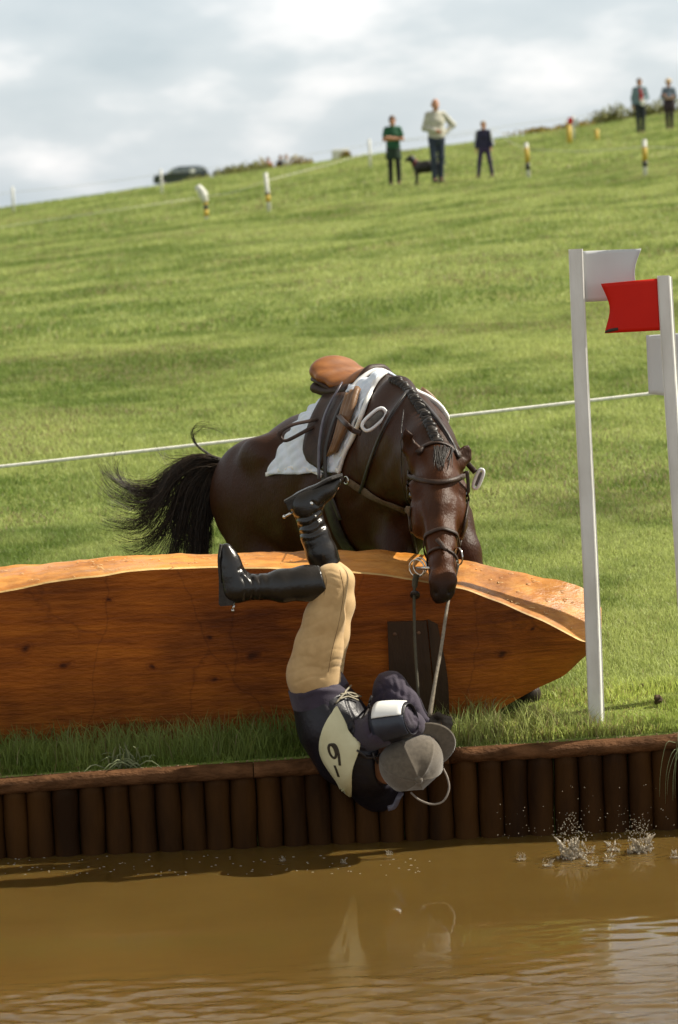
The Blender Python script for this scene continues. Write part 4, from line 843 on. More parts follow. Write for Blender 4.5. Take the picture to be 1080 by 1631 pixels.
brp = thing('breastplate', 'tan webbing breast strap with thin neck straps across the bay horse', 'breastplate', cast(HB, 610, 798)[0])
A_, B_ = drape(HB, [(553, 764), (575, 778), (605, 795), (632, 806), (655, 815)], 44, .007); obj('breast_strap', *strap(A_, B_, np.interp(np.arange(len(A_)), [0, 8, 20, 44], [.03, .045, .048, .045]), .004), webm, brp)
A_, B_ = drape(HB, [(650, 625), (622, 666), (597, 720), (575, 784)], 30, .008); obj('neck_strap', *strap(A_, B_, .016, .004), blk, brp)
A_, B_ = drape(HB, [(664, 632), (690, 662), (712, 694), (730, 730)], 24, .008, .8); obj('neck_strap', *strap(A_, B_, .016, .004), blk, brp)
A_, B_ = drape(HB, [(645, 655), (642, 700), (644, 760), (650, 800)], 24, .010); obj('rein_line', *strap(A_, B_, .004, .002), blk, brp)
A_, B_ = drape(HB, [(515, 744), (530, 752), (545, 760), (553, 764)], 14, .016); obj('girth_loop', *strap(A_, B_, .026, .004), lea, brp)
q, n = cast(HB, 555, 764, .014); obj('ring', *ring(q, .017, .0032, nrm(np.cross(n, [0, 0, 1])), np.array([0, 0, 1.0])), mtl, brp)

brd = thing('bridle', 'brown leather bridle with steel bit rings and reins running to the falling rider', 'bridle', P(700, 760, .5))
brn = mat('bridle_leather', (.024, .011, .006), .5, .25, 40, bump=.2, bscale=200, col2=(.046, .022, .012), spec=.35)
def band(pts, n, off, w, th, nm, m_=brn, par=None, **k):
    A, B = drape(HB, pts, n, off, **k); return obj(nm, *strap(A, B, w, th), m_, par or brd)
band([(653, 757), (662, 762), (680, 767), (700, 769), (722, 765), (736, 759), (744, 752)], 26, .007, .022, .007, 'browband')
band([(664, 722), (676, 712), (692, 706), (708, 708), (722, 716), (733, 728)], 22, .005, .026, .004, 'headpiece')
band([(653, 750), (651, 780), (653, 815), (657, 850), (661, 880), (664, 896)], 26, .006, .015, .004, 'cheekpiece', back=.45); band([(744, 750), (746, 780), (742, 815), (736, 850), (732, 872)], 26, .006, .015, .004, 'cheekpiece', back=.42)
nb = P(702, 870, .275); A_, B_ = wrap(HB, nb, HA[:, 1], HA[:, 2], .25, .006, -180, 180, 44); nsb = obj('noseband', *strap(A_, B_, .019, .0035), brn, brd)
band([(698, 862), (704, 872), (709, 880)], 6, .014, .020, .005, 'loop', par=nsb)
A_, B_ = wrap(HB, P(704, 895, .20), HA[:, 1] + .22 * HA[:, 0], HA[:, 2], .25, .005, -180, 180, 40); obj('flash_strap', *strap(A_, B_, .012, .004), brn, brd)
for x, y, Y, ax in ((664, 905, .20, nrm([.85, -.5, 0])), (669, 902, .22, nrm([.75, -.65, 0])), (730, 886, .17, nrm([.45, -.89, 0]))): obj('bit_ring', *ring(P(x, y, Y), .035, .0035, ax, np.array([0, 0, 1.0]), 24), mtl, brd)
obj('bit', *tube(np.array([P(664, 905, .20), P(690, 905, .14), P(728, 893, .17)]), .007, 8), mtl, brd)
rl = smooth_path([P(663, 916, .19), P(660, 940, .13), P(660, 1000, .04), P(663, 1060, -.02), P(668, 1128, -.07)], 40); obj('rein', *strap(rl, np.array([.2, -1, .1]), np.interp(np.arange(40), [0, 4, 8, 9, 40], [.026, .026, .024, .013, .013]), .004), mat('green_brown_rein', (.045, .036, .016), .6, .2, 60, bump=.3, bscale=300), brd)
v, f = tube(np.array([P(661, 946, .125), P(661, 949, .12)]), (.030, .030), 16, r2=.02); obj('rein_stop', v, f, blk, brd)
rr_ = smooth_path([P(730, 898, .16), P(722, 930, .16), P(713, 962, .10), P(703, 1030, .02), P(694, 1080, -.04), P(684, 1142, -.09)], 46); obj('rein', *strap(rr_, np.array([.35, -1, .15]), np.interp(np.arange(46), [0, 14, 22, 38, 46], [.012, .012, .014, .015, .022]), .0045), mat('worn_grey_rein', (.20, .165, .12), .55, .2, 60, bump=.3, bscale=300), brd)

# ================================================================== the falling rider
lat0 = np.array([0, -1.0, 0]); SHN, SHF = P(572, 1180, -.20), P(606, 1250, .12); lat2 = nrm(SHN - SHF); lat1 = nrm(lat0 + lat2)
HC_ = P(655, 1214, -.23); CROWN = nrm([.20, -.87, -.44]); HFW = axes(CROWN, EX * .92 + EY * .40)[:, 2]; HSD = np.cross(CROWN, HFW); HR = np.stack([HFW, HSD, CROWN], 1)
TORSO = [(P(500, 1082, -.02), .098, .150, lat0), (P(514, 1116, -.03), .098, .142, lat0), (P(532, 1156, -.04), .112, .158, lat1), (P(560, 1196, -.05), .118, .170, lat2), (P(588, 1224, -.06), .085, .150, lat2)]
def torso(f, a, b, gr, k=.05):
    for i in range(a, b):
        p, r, l, u = TORSO[i]; q, r2, l2, u2 = TORSO[i + 1]; f.seg(p, q, (r + gr, l + gr), (r2 + gr, l2 + gr), k, up=nrm(u + u2))
NTH = [(P(503, 1070, -.09), .100), (P(508, 1030, -.11), .092), (P(517, 985, -.13), .077), (P(525, 945, -.145), .060), (P(530, 922, -.15), .054), (P(524, 922, -.15), .052)]
FTH = [(P(508, 1066, .05), .100), (P(524, 1012, .06), .078), (P(540, 962, .09), .060), (P(541, 925, .10), .055), (P(530, 912, .11), .052)]
NSH = [(P(518, 927, -.15), .063), (P(488, 929, -.15), .066), (P(450, 933, -.15), .060), (P(412, 935, -.145), .045), (P(390, 935, -.14), .044)]
FSH = [(P(522, 905, .12), .058), (P(512, 880, .12), .058), (P(502, 853, .12), .054), (P(494, 828, .12), .047), (P(490, 810, .12), .046)]
AW = [(P(575, 1176, -.18), .066), (P(606, 1160, -.27), .060), (P(632, 1143, -.285), .052)]; AF = [(P(632, 1143, -.285), .050), (P(655, 1155, -.22), .042), (P(671, 1166, -.15), .034)]
BW = [(P(604, 1196, .06), .068), (P(610, 1145, .02), .062), (P(622, 1096, -.02), .055)]; BF = [(P(622, 1096, -.02), .056), (P(646, 1122, -.05), .050), (P(672, 1153, -.08), .036)]
sh = lambda c, g: [(p, r + g) for p, r in c]
def hand(f, wr, knuck, cam_side, r=.0095, curl=1.0):
    """fist closed round a rein: palm, four fingers bent at the joints, thumb from the side of the palm"""
    d = nrm(knuck - wr); up = nrm(cam_side - d * (cam_side @ d)); sd = np.cross(d, up); pc = wr + d * .048
    q_ = r - .0095; f.seg(wr, pc, (.026 + q_, .018 + q_), (.034 + q_, .016 + q_), .02, up=up); f.seg(pc, wr + d * .082, (.036 + q_, .015 + q_), (.038 + q_, .013 + q_), .015, up=up)
    for i, (o, L) in enumerate(((-.030, .92), (-.010, 1.0), (.010, .95), (.029, .78))):
        k0 = wr + d * (.086 - .004 * abs(i - 1)) + sd * o; k1 = k0 + (d * .022 + up * .026) * L; k2 = k1 + (-d * .020 + up * .012) * L; k3 = k2 + (-d * .020 - up * .010) * L
        f.chain([(k0, r * 1.15), (k1, r), (k2, r * .92), (k3, r * .8)], .006)
    t0 = wr + d * .030 - sd * .030 + up * .006; t1 = t0 + d * .028 - sd * .012 + up * .022; t2 = t1 + d * .026 + sd * .012 + up * .014; f.chain([(t0, .013), (t1, .011), (t2, .009)], .01)
rider = thing('person', 'rider falling headfirst off the bank in beige breeches, tall black boots and grey cap', 'person', P(560, 1180, -.05))
# body
lo, hi = P(330, 1330, -.55), P(760, 730, .45); lo = np.minimum(lo, hi) - .05; hi = np.maximum(P(330, 1330, -.55), P(760, 730, .45)) + .05; lo[1], hi[1] = -.60, .40
bf = Field(lo, hi, .008); torso(bf, 0, 4, -.022)
for c in (NTH, FTH, NSH, FSH): bf.chain(sh(c, -.018), .03)
for c in (AW, AF, BW, BF): bf.chain(sh(c, -.016), .03)
bf.seg(SHN + (SHF - SHN) * .2, SHF - (SHF - SHN) * .15, .05, .05, .06)
HB0 = HC_ - CROWN * .03
bf.chain([(P(582, 1222, -.03), .066), (P(604, 1226, -.09), .056), (HB0 - HFW * .045 - CROWN * .055, .055)], .04)
bf.ell(HB0 + CROWN * .02, (.094, .075, .088), .03, HR); bf.ell(HB0 + HFW * .035 - CROWN * .065, (.062, .058, .065), .04, HR); bf.ell(HB0 + HFW * .062 - CROWN * .115, (.026, .030, .022), .03, HR)
bf.seg(HB0 + HFW * .092 - CROWN * .012, HB0 + HFW * .112 - CROWN * .052, .010, .014, .015)
for s in (-1, 1):
    bf.ell(HB0 + HFW * .094 + HSD * .031 * s - CROWN * .016, (.012, .018, .012), .010, HR, sub=True); bf.ell(HB0 + HFW * .082 + HSD * .031 * s - CROWN * .016, .0125, .004, HR)
    bf.ell(HB0 - HFW * .005 + HSD * .077 * s - CROWN * .038, (.018, .008, .030), .008, HR)
bf.seg(HB0 + HFW * .092 + HSD * .022 - CROWN * .082, HB0 + HFW * .092 - HSD * .022 - CROWN * .082, .005, .005, .006, sub=True)
HA_, KA_ = P(671, 1166, -.15), P(692, 1172, -.11); HB_, KB_ = P(674, 1155, -.08), P(703, 1158, -.09)
hand(bf, HA_, KA_, np.array([0, -1.0, .3]), .0062); hand(bf, HB_, KB_, np.array([.1, -1.0, .4]), .0062)
for a, b in ((NSH[-1][0], P(364, 905, -.14)), (FSH[-1][0], P(532, 775, .12))): bf.seg(a, b, .035, .022, .03)
v, q = bf.mesh(); v = relax(v, q, 1); obj('body', v, q, mat('skin', (.32, .14, .075), .5, .12, 30, bump=.1, bscale=300, col2=(.40, .19, .11)), rider)
# breeches
ff = Field(lo, hi, .0052); torso(ff, 0, 1, .0, .04); ff.chain(NTH, .035); ff.chain(FTH, .03); ff.ell(P(490, 1070, -.03), (.070, .150, .092), .06)
v, q = ff.mesh(); v = relax(v, q, 1); n = vnormals(v, q)
v = crease(v, n, [([(541, 906), (548, 940), (543, 985), (530, 1040), (524, 1075)], 0.0008, 0.0028), ([(459, 1052), (476, 1046), (496, 1046)], 0.0015, 0.0062), ([(462, 1072), (490, 1062), (512, 1064)], 0.0019, 0.0062), ([(466, 1028), (488, 1018), (514, 1012)], 0.0015, 0.0062), ([(474, 1003), (496, 996), (520, 985)], 0.0015, 0.0056), ([(480, 985), (500, 978), (522, 966)], 0.0011, 0.0050), ([(488, 962), (505, 958), (524, 949)], 0.0011, 0.0050),
    ([(509, 915), (524, 909), (540, 914)], 0.0015, 0.0050), ([(508, 927), (524, 917), (541, 922)], 0.0019, 0.0050), ([(506, 938), (522, 930), (540, 936)], 0.0015, 0.0050), ([(503, 950), (520, 944), (536, 948)], 0.0011, 0.0050), ([(518, 1056), (534, 1050), (549, 1052)], 0.0019, 0.0050), ([(512, 1068), (532, 1062), (550, 1063)], 0.0019, 0.0050), ([(510, 1040), (530, 1034), (549, 1036)], 0.0011, 0.0056), ([(470, 1088), (494, 1078), (516, 1078)], 0.0022, 0.0062), ([(512, 1010), (530, 1004), (547, 1008)], 0.0007, 0.0062)])
brm = mat('beige_breeches', (.50, .325, .145), .75, .06, 30, bump=.15, bscale=400, col2=(.58, .385, .18), sheen=.15); brc = obj('breeches', v, q, brm, rider); QB = bvh_of(v, q)
for sp_ in ([(541, 908), (547, 940), (541, 985), (529, 1036), (523, 1070)], [(516, 908), (520, 925), (516, 948)]):
    A_, B_ = drape(QB, sp_, 30, .0006); obj('seam', *tube(A_, .0011, 5), mat('seam_thread', (.20, .12, .05), .8), brc)
# boots
blm = mat('black_boot_leather', (.007, .0055, .0045), .27, .3, 12, bump=.18, bscale=60, col2=(.016, .012, .009), spec=.45, coat=.12); som = mat('boot_sole', (.02, .016, .013), .7, .3, 40, bump=.3, bscale=100)
def boot(sh_, foot, sole, heel, cutp, folds, spur, buckle):
    f = Field(lo, hi, .0056); f.chain(sh(sh_, .003), .02); f.chain(foot, .035); f.seg(sh_[-1][0], foot[0][0], sh_[-1][1], foot[0][1], .03); f.cut(*cutp)
    v, q = f.mesh(); v = relax(v, q, 1); n = vnormals(v, q); v = crease(v, n, folds); o = obj('boot', v, q, blm, rider)
    m = MB(); p = smooth_path([P(*s[:2], s[2]) for s in sole], 16); wd = np.interp(np.linspace(0, 1, 16), [0, .25, .5, .8, 1], [.062, .060, .068, .074, .03]); v, f_ = strap(p, nrm(p[0] - foot[0][0]), wd, .008); m.add(v, f_)
    a, b, c_, d_ = (P(x, y, sole[0][2]) for x, y in heel); pr = np.array([a, b, c_, d_]); w = np.array([0, .034, 0]); m.add(np.concatenate([pr - w, pr + w]), [[3, 2, 1, 0], [4, 5, 6, 7]] + [[i, (i + 1) % 4, (i + 1) % 4 + 4, i + 4] for i in range(4)])
    obj('sole', *[np.concatenate(m.v), m.f], som, o, smooth=False)
    (ax, ay), (bx, by), Yn = spur; s0, s1 = P(ax, ay, Yn), P(bx, by, Yn); d = nrm(s1 - s0); m = MB()
    for sd in (-1, 1): m.add(*tube(smooth_path([s0 + np.array([0, -.048 * sd, 0]) * 1 - d * .012 + d * 0, s0 + d * .035 + np.array([0, -.042 * sd, 0]), s0 + d * .062 + np.array([0, -.010 * sd, 0]), s0 + d * .070], 12), .005, 7))
    m.add(*tube(np.array([s0 + d * .066, s1]), [.006, .0045], 8)); m.add(*ball(s1, .0075)); m.add(*ball(s0 + np.array([0, -.052, 0]) - d * .01, (.010, .004, .010), 10, 6)); obj('spur', np.concatenate(m.v), m.f, mtl, o)
    return o
boot(NSH, [(P(375, 938, -.14), .049), (P(370, 915, -.14), .045), (P(365, 893, -.14), .036), (P(360, 875, -.14), .024)],
     [(352, 962, -.14, 0, 0), (352, 945, -.14, 0, 0), (352, 920, -.14, 0, 0), (350, 890, -.14, 0, 0), (353, 867, -.14, 0, 0)], [(350, 927), (371, 926), (372, 962), (351, 964)], (P(517, 926, -.15), P(530, 922, -.15) - P(517, 926, -.15)),
     [([(386, 918), (393, 935), (391, 955)], .007, .007), ([(397, 913), (405, 935), (402, 958)], .008, .008), ([(409, 912), (416, 930), (416, 955)], .006, .008), ([(424, 910), (429, 928), (430, 950)], .003, .010), ([(380, 908), (388, 905), (394, 915)], .005, .006), ([(442, 912), (452, 930), (450, 955)], -.002, .02)], ((378, 936), (371, 972), -.14), None)
boot(FSH, [(P(482, 803, .12), .045), (P(500, 793, .12), .042), (P(520, 781, .12), .032), (P(538, 767, .12), .017)],
     [(454, 800, .12, 0, 0), (484, 783, .12, 0, 0), (500, 777, .12, 0, 0), (524, 764, .12, 0, 0), (546, 757, .12, 0, 0)], [(455, 799), (485, 783), (489, 793), (460, 812)], (P(522, 903, .12), P(530, 920, .12) - P(522, 903, .12)),
     [([(470, 826), (492, 824), (512, 812)], .007, .007), ([(474, 840), (494, 836), (514, 822)], .009, .008), ([(478, 850), (496, 850), (516, 838)], .006, .008), ([(500, 822), (508, 832), (504, 842)], -.005, .006), ([(484, 862), (500, 860), (518, 852)], .003, .008), ([(498, 800), (508, 806), (516, 800)], .005, .007)], ((492, 802), (453, 823), .12), None)
# jersey: hem roll and sleeves
jm = mat('navy_purple_jersey', (.026, .018, .034), .85, .2, 20, bump=.3, bscale=260, col2=(.044, .031, .054), sheen=.12)
jf = Field(lo, hi, .0062); torso(jf, 0, 3, .016, .04); jf.cut(P(494, 1088, -.03), P(481, 1052, -.03) - P(494, 1088, -.03))
for c in (AW, AF, BW, BF): jf.chain(sh(c, .006), .035)
jf.cut(P(668, 1150, -.09) + (P(676, 1160, -.09) - P(668, 1150, -.09)) * .8, P(676, 1160, -.09) - P(664, 1145, -.09))
v, q = jf.mesh(); v = relax(v, q, 1); n = vnormals(v, q)
v = crease(v, n, [([(598, 1108), (622, 1096), (646, 1108)], .006, .012), ([(636, 1080), (640, 1100), (634, 1118)], .007, .010), ([(648, 1090), (650, 1112), (642, 1128)], .006, .010), ([(660, 1110), (656, 1130), (662, 1146)], .006, .009), ([(606, 1076), (616, 1082), (630, 1074)], -.004, .010), ([(486, 1096), (520, 1085), (552, 1090)], .008, .010), ([(478, 1108), (510, 1100), (556, 1102)], -.006, .010), ([(536, 1070), (546, 1082), (556, 1100)], .006, .009), ([(574, 1140), (590, 1150), (588, 1170)], .006, .009), ([(604, 1088), (610, 1100), (606, 1116)], .004, .006), ([(626, 1082), (630, 1100), (626, 1114)], .005, .006), ([(654, 1124), (650, 1136), (656, 1150)], .005, .006), ([(664, 1132), (660, 1142), (668, 1154)], .004, .005), ([(500, 1092), (530, 1078), (548, 1072)], .005, .006), ([(484, 1103), (505, 1094), (530, 1094)], .004, .006), ([(545, 1076), (550, 1090), (562, 1098)], .005, .006)])
obj('jersey', v, q, jm, rider)
# body protector
pm_ = mat('black_body_protector', (.0065, .0058, .008), .42, .3, 9, bump=.25, bscale=60, col2=(.016, .014, .022), spec=.35); pf_ = Field(lo, hi, .0068); torso(pf_, 1, 4, .026, .05); pf_.ell(P(600, 1250, .04), (.105, .13, .115), .06); pf_.ell(P(574, 1178, -.17), (.07, .08, .07), .04)
pf_.cut(P(509, 1106, -.03), P(498, 1080, -.03) - P(509, 1106, -.03)); pf_.ell(P(640, 1216, -.17), (.115, .13, .12), .02, sub=True)
v, q = pf_.mesh(); v = relax(v, q, 2); n = vnormals(v, q)
v = crease(v, n, [([(520, 1118), (540, 1150), (575, 1184)], .005, .006), ([(548, 1100), (556, 1128), (566, 1150)], .005, .006), ([(545, 1160), (560, 1150), (566, 1172)], -.008, .008), ([(556, 1172), (570, 1160), (574, 1180)], -.008, .007), ([(564, 1186), (584, 1190), (606, 1182)], -.009, .008), ([(562, 1196), (586, 1202), (612, 1194)], -.007, .007)])
obj('body_protector', v, q, pm_, rider); PB = bvh_of(v, q)
cord = mat('pale_lacing', (.22, .19, .13), .6, .2, 60); mb = MB()
for pts in ([(534, 1122), (545, 1108), (556, 1094)], [(540, 1108), (556, 1106), (572, 1112)], [(546, 1102), (560, 1112), (572, 1110)], [(538, 1116), (552, 1112), (568, 1118)]):
    A_, B_ = drape(PB, pts, 10, .010, -.2); mb.add(*strap(A_, B_, .007, .003))
obj('lacing', np.concatenate(mb.v), mb.f, cord, rider)
mb = MB()
for pts in ([(592, 1108), (584, 1130), (576, 1150)], [(568, 1196), (590, 1204), (616, 1190)], [(592, 1200), (597, 1215), (600, 1224)]):
    A_, B_ = drape(PB, pts, 10, .012, -.25); mb.add(*strap(A_, B_, .009, .003))
obj('strap', np.concatenate(mb.v), mb.f, blk, rider)
mb = MB(); A_ = smooth_path([P(640, 1262, -.16), P(634, 1272, -.17), P(628, 1284, -.16), P(618, 1288, -.15)], 12); mb.add(*strap(A_, np.array([-.3, -1, .2]), .022, .003)); obj('harness', np.concatenate(mb.v), mb.f, gry, rider)
# number bib
bg_ = [[(534, 1127), (520, 1150), (511, 1178), (513, 1203), (526, 1226), (539, 1243), (546, 1256), (561, 1265)], [(536, 1127), (548, 1149), (560, 1169), (571, 1181), (573, 1191), (566, 1210), (561, 1228), (562.5, 1264)]]
g_, n_ = patch(bg_, 14, 34, .010, bvh=PB, back=-.22)
for _ in range(3): g_[1:-1] = (g_[:-2] + 2 * g_[1:-1] + g_[2:]) / 4
g_ += n_ * (.004 * np.sin(np.linspace(0, 9, 34))[:, None, None] * np.linspace(0, 1, 34)[:, None, None])
bib = sheet(g_, .004, 'number_bib', mat('cream_bib', (.60, .57, .36), .6, .06, 14, bump=.15, bscale=60, col2=(.68, .65, .43)), rider, nor=n_)
bq = [[i * 14 + j, i * 14 + j + 1, (i + 1) * 14 + j + 1, (i + 1) * 14 + j] for i in range(33) for j in range(13)]; BB = bvh_of((g_ + n_ * .004).reshape(-1, 3), bq); ink = mat('black_print', (.030, .022, .012), .6, .1, 60)
lp = [(529.5 + 5.6 * math.cos(a) * .95 + 2.6 * math.sin(a), 1196.5 + 10.5 * math.sin(a) + 1.0 * math.cos(a)) for a in np.linspace(-2.2, 4.1, 22)]
A_, B_ = drape(BB, lp, 40, .0012, -.2); mb = MB(); mb.add(*strap(A_, B_, .011, .0008)); A_, B_ = drape(BB, [(527, 1185.5), (534, 1187), (539, 1199), (541.5, 1219)], 24, .0014, -.2); mb.add(*strap(A_, B_, .011, .0008))
obj('digit', np.concatenate(mb.v), mb.f, ink, bib); A_, B_ = drape(BB, [(533, 1219), (536.5, 1228), (539.5, 1237)], 14, .0012, -.2); obj('digit', *strap(A_, B_, .011, .0008), ink, bib)
# armband on the near sleeve
ax0, ax1 = P(604, 1154, -.255), P(650, 1146, -.310); dA = nrm(ax1 - ax0); nA = nrm(np.array([.15, -.62, .78])); nA = nrm(nA - dA * (nA @ dA)); sA = np.cross(dA, nA)
def band_piece(t0, t1, a0, a1, r, m_, nm, par):
    g_, nn = [], []
    for t in np.linspace(t0, t1, 8):
        rw, rn = [], []
        for a in np.linspace(rad(a0), rad(a1), 16): d = nA * math.cos(a) + sA * math.sin(a); rw.append(ax0 + (ax1 - ax0) * t + d * (r - .016 * t * abs(t))); rn.append(d)
        g_.append(rw); nn.append(rn)
    return sheet(g_, .004, nm, m_, par, nor=np.array(nn))
ab = band_piece(-.05, 1.12, -175, 175, .080, pm_, 'armband', rider); navy = mat('navy_vinyl', (.016, .020, .034), .3, .2, 20, col2=(.030, .036, .055))
sd_ = 1 if sA[2] > 0 else -1
wpz = (-30, 48) if sd_ > 0 else (-48, 30)
band_piece(.10, 1.04, wpz[0], wpz[1], .087, mat('white_card', (.82, .82, .80), .5, .02, 20), 'card', ab)
band_piece(.04, 1.09, *( (-100, -32) if sd_ > 0 else (32, 100)), .0855, navy, 'flap', ab)
# gloves
glm = mat('brown_black_glove', (.026, .018, .012), .6, .3, 40, bump=.4, bscale=150, col2=(.05, .036, .024))
for wr, kn, cs in ((HA_, KA_, np.array([0, -1.0, .3])), (HB_, KB_, np.array([.1, -1.0, .4]))):
    gf_ = Field(wr - .16, wr + .20, .0042); hand(gf_, wr, kn, cs, .0125); d = nrm(kn - wr); gf_.seg(wr - d * .03, wr + d * .01, .034, .030, .02); v, q = gf_.mesh(); obj('glove', relax(v, q, 1), q, glm, rider)
# cap
vel = mat('grey_velvet', (.098, .080, .060), .95, .12, 60, bump=.15, bscale=500, col2=(.140, .116, .088), sheen=.5, spec=.1)
cf = Field(HC_ - .19, HC_ + .19, .0046); cf.ell(HC_, (.133, .114, .122), .01, HR); cf.cut(HC_ - CROWN * .050, -CROWN); cf.ell(HC_ - CROWN * .03, (.118, .100, .110), .006, HR, sub=True)
v, q = cf.mesh(); v = relax(v, q, 2); n = vnormals(v, q); w = v - HC_; th = np.arctan2(w @ HSD, w @ HFW) + math.pi / 6; rr = np.hypot(w @ HSD, w @ HFW); out = (w * n).sum(1) > 0
ph = (th / (math.pi / 3)) % 1; dm_ = np.minimum(ph, 1 - ph) * (math.pi / 3) * rr; top = np.clip((w @ CROWN) / .1, 0, 1)
v = v + n * ((-.009 * np.sin(ph * math.pi) * np.clip(rr / .06, 0, 1) * (.35 + .65 * top) + .0022 * np.exp(-(dm_ / .0035) ** 2)) * out)[:, None]
cap = obj('riding_cap', v, q, vel, rider)
g_ = []
for u in np.linspace(0, 1, 9):
    rw = []
    for a in np.linspace(rad(-72), rad(72), 30):
        ell = np.array([math.cos(a) * .127, math.sin(a) * .110]); ext = .072 * max(0.0, math.cos(a / rad(72) * math.pi / 2)) ** .55 * u; dr = nrm([math.cos(a) * 1.0, math.sin(a) * .55]); e2 = ell + dr * ext
        rw.append(HC_ + HFW * e2[0] + HSD * e2[1] - CROWN * (.034 + .10 * ext * u + .018 * (a ** 2) * u))
    g_.append(rw)
sheet(np.array(g_), .005, 'peak', vel, cap); bt = HC_ + CROWN * .120; obj('button', *ball(bt, (.017, .017, .012), 16, 10, HR), vel, cap)
A_ = smooth_path([P(654, 1262, -.24), P(668, 1274, -.25), (P(688, 1281, -.26)), P(706, 1276, -.26), P(715, 1258, -.25), P(713, 1240, -.24), P(706, 1224, -.23)], 40); obj('chin_cord', *tube(A_, .0042, 8), mat('grey_elastic', (.25, .21, .175), .7, .1, 60), cap)

# ================================================================== far field: people, dog, posts, car, bushes
skin_f = mat('skin_plain', (.42, .20, .12), .6, .1, 20, col2=(.48, .24, .15)); hair_b = mat('brown_hair', (.09, .045, .02), .6, .3, 60); hair_l = mat('light_brown_hair', (.20, .12, .06), .6, .3, 60); shoe = mat('dark_shoe', (.03, .025, .022), .6, .2, 30)
cloth = lambda nm, c: mat(nm, c, .85, .15, 14, bump=.2, bscale=40)
def person(label, px, py, hpx, yaw, top, trousers, hair, arms=('side', 'side'), legs='stand', skirt=None, bald=False, hat=None, extra=None, loc=None, hh=1.75, group=None):
    g0 = G(px, py) if loc is None else np.array(loc, float); S = hpx / FPX * (g0[1] + 12) / hh; R = np.array([[math.cos(yaw), -math.sin(yaw), 0], [math.sin(yaw), math.cos(yaw), 0], [0, 0, 1]])
    root = thing('person', label, 'person', g0, group); W_ = lambda v: (np.asarray(v) * S) @ R.T + g0
    V = lambda *a: np.array(a, float)
    st = {'stand': ((.10, 0, 0), (.11, -.01, 0)), 'stride': ((.20, -.05, 0), (.20, .16, 0)), 'close': ((.075, 0, 0), (.075, .03, 0)), 'sit': ((.12, -.55, 0), (.12, -.5, 0))}[legs]
    dz = -.42 if legs == 'sit' else 0; L = {}
    for s, (x, y, z) in zip((-1, 1), st):
        hip = V(.09 * s, 0, .93 + dz); an = V(x * s, y, .08)
        kn = V(.11 * s, -.42, .50) if legs == 'sit' else (hip + an) / 2 + V(.005 * s, -.03, .02); L[s] = (hip, kn, an)
    sh_ = lambda s: V(.185 * s, .0, 1.43 + dz); AR = {}
    for s, a in zip((-1, 1), arms):
        o = V(0, 0, dz); AR[s] = {'side': (V(.235 * s, .02, 1.14) + o, V(.24 * s, -.06, .90) + o), 'hip': (V(.40 * s, .07, 1.20) + o, V(.17 * s, -.02, 1.02) + o), 'belly': (V(.25 * s, .02, 1.15) + o, V(.05 * s, -.17, 1.08) + o), 'fold': (V(.24 * s, -.05, 1.16) + o, V(-.10 * s, -.18, 1.19 + .02 * s) + o), 'swing': (V(.25 * s, .06, 1.15) + o, V(.25 * s, -.10, .92) + o)}[a]
    def fld(): return Field((-.75, -.75, -.05), (.75, .6, 1.95), .018)
    tor = [(V(0, 0, .92 + dz), (.165, .115)), (V(0, 0, 1.08 + dz), (.145, .105)), (V(0, 0, 1.28 + dz), (.165, .115)), (V(0, .01, 1.42 + dz), (.15, .09))]
    def build(nm, f, m_, par=root):
        v, q = f.mesh(); return obj(nm, W_(relax(v, q, 1)), q, m_, par)
    def T(f, g, a=0, b=4): f.chain([(p, (r[0] + g, r[1] + g)) for p, r in tor[a:b]], .05, up=(0, 1, 0))
    f = fld(); T(f, -.02); hd = V(0, -.02, 1.63 + dz)
    f.seg(V(0, .01, 1.44 + dz), hd + V(0, .01, -.06), .055, .05, .03); f.ell(hd + V(0, .01, .03), (.078, .095, .10), .03); f.ell(hd + V(0, -.035, -.055), (.055, .055, .06), .04); f.seg(hd + V(0, -.085, .02), hd + V(0, -.105, -.02), .012, .016, .02)
    for s in (-1, 1):
        f.ell(hd + V(.078 * s, .01, .0), (.012, .02, .032), .01); f.chain([(L[s][0], .075), (L[s][1], .05), (L[s][2], .035)], .03); f.chain([(sh_(s), .05), (AR[s][0], .04), (AR[s][1], .03)], .03); d = nrm(AR[s][1] - AR[s][0]); f.seg(AR[s][1], AR[s][1] + d * .13, (.026, .042), (.016, .034), .02)
        f.seg(L[s][2], L[s][2] + V(0, -.12, -.04), .03, .03, .02)
        f.ell(hd + V(.03 * s, -.088, .025), .016, .01, sub=True)
    body = build('body', f, skin_f)
    f = fld(); T(f, .012, 1, 4); f.seg(V(0, 0, .98 + dz), V(0, 0, 1.1 + dz), (.185, .135), (.165, .125), .04, up=(0, 1, 0)); short = top[1] == 'short'
    for s in (-1, 1):
        e = sh_(s) + (AR[s][0] - sh_(s)) * .62 if short else AR[s][0]; f.chain([(sh_(s) * V(.9, 1, 1), .070), (e, .062)] + ([] if short else [(AR[s][0] + (AR[s][1] - AR[s][0]) * .92, .045)]), .04)
    build('shirt' if short else 'jumper', f, top[0])
    f = fld(); f.seg(V(0, 0, .90 + dz), V(0, 0, 1.0 + dz), (.175, .125), (.165, .12), .04, up=(0, 1, 0))
    for s in (-1, 1): f.chain([(L[s][0], .095), (L[s][1], .072), (L[s][2] + V(0, 0, .02), .058)], .03)
    build('trousers', f, trousers)
    for s in (-1, 1): f = fld(); f.seg(L[s][2] + V(0, .04, -.035), L[s][2] + V(0, -.14, -.045), (.045, .045), (.042, .032), .02); build('shoe', f, shoe)
    f = fld()
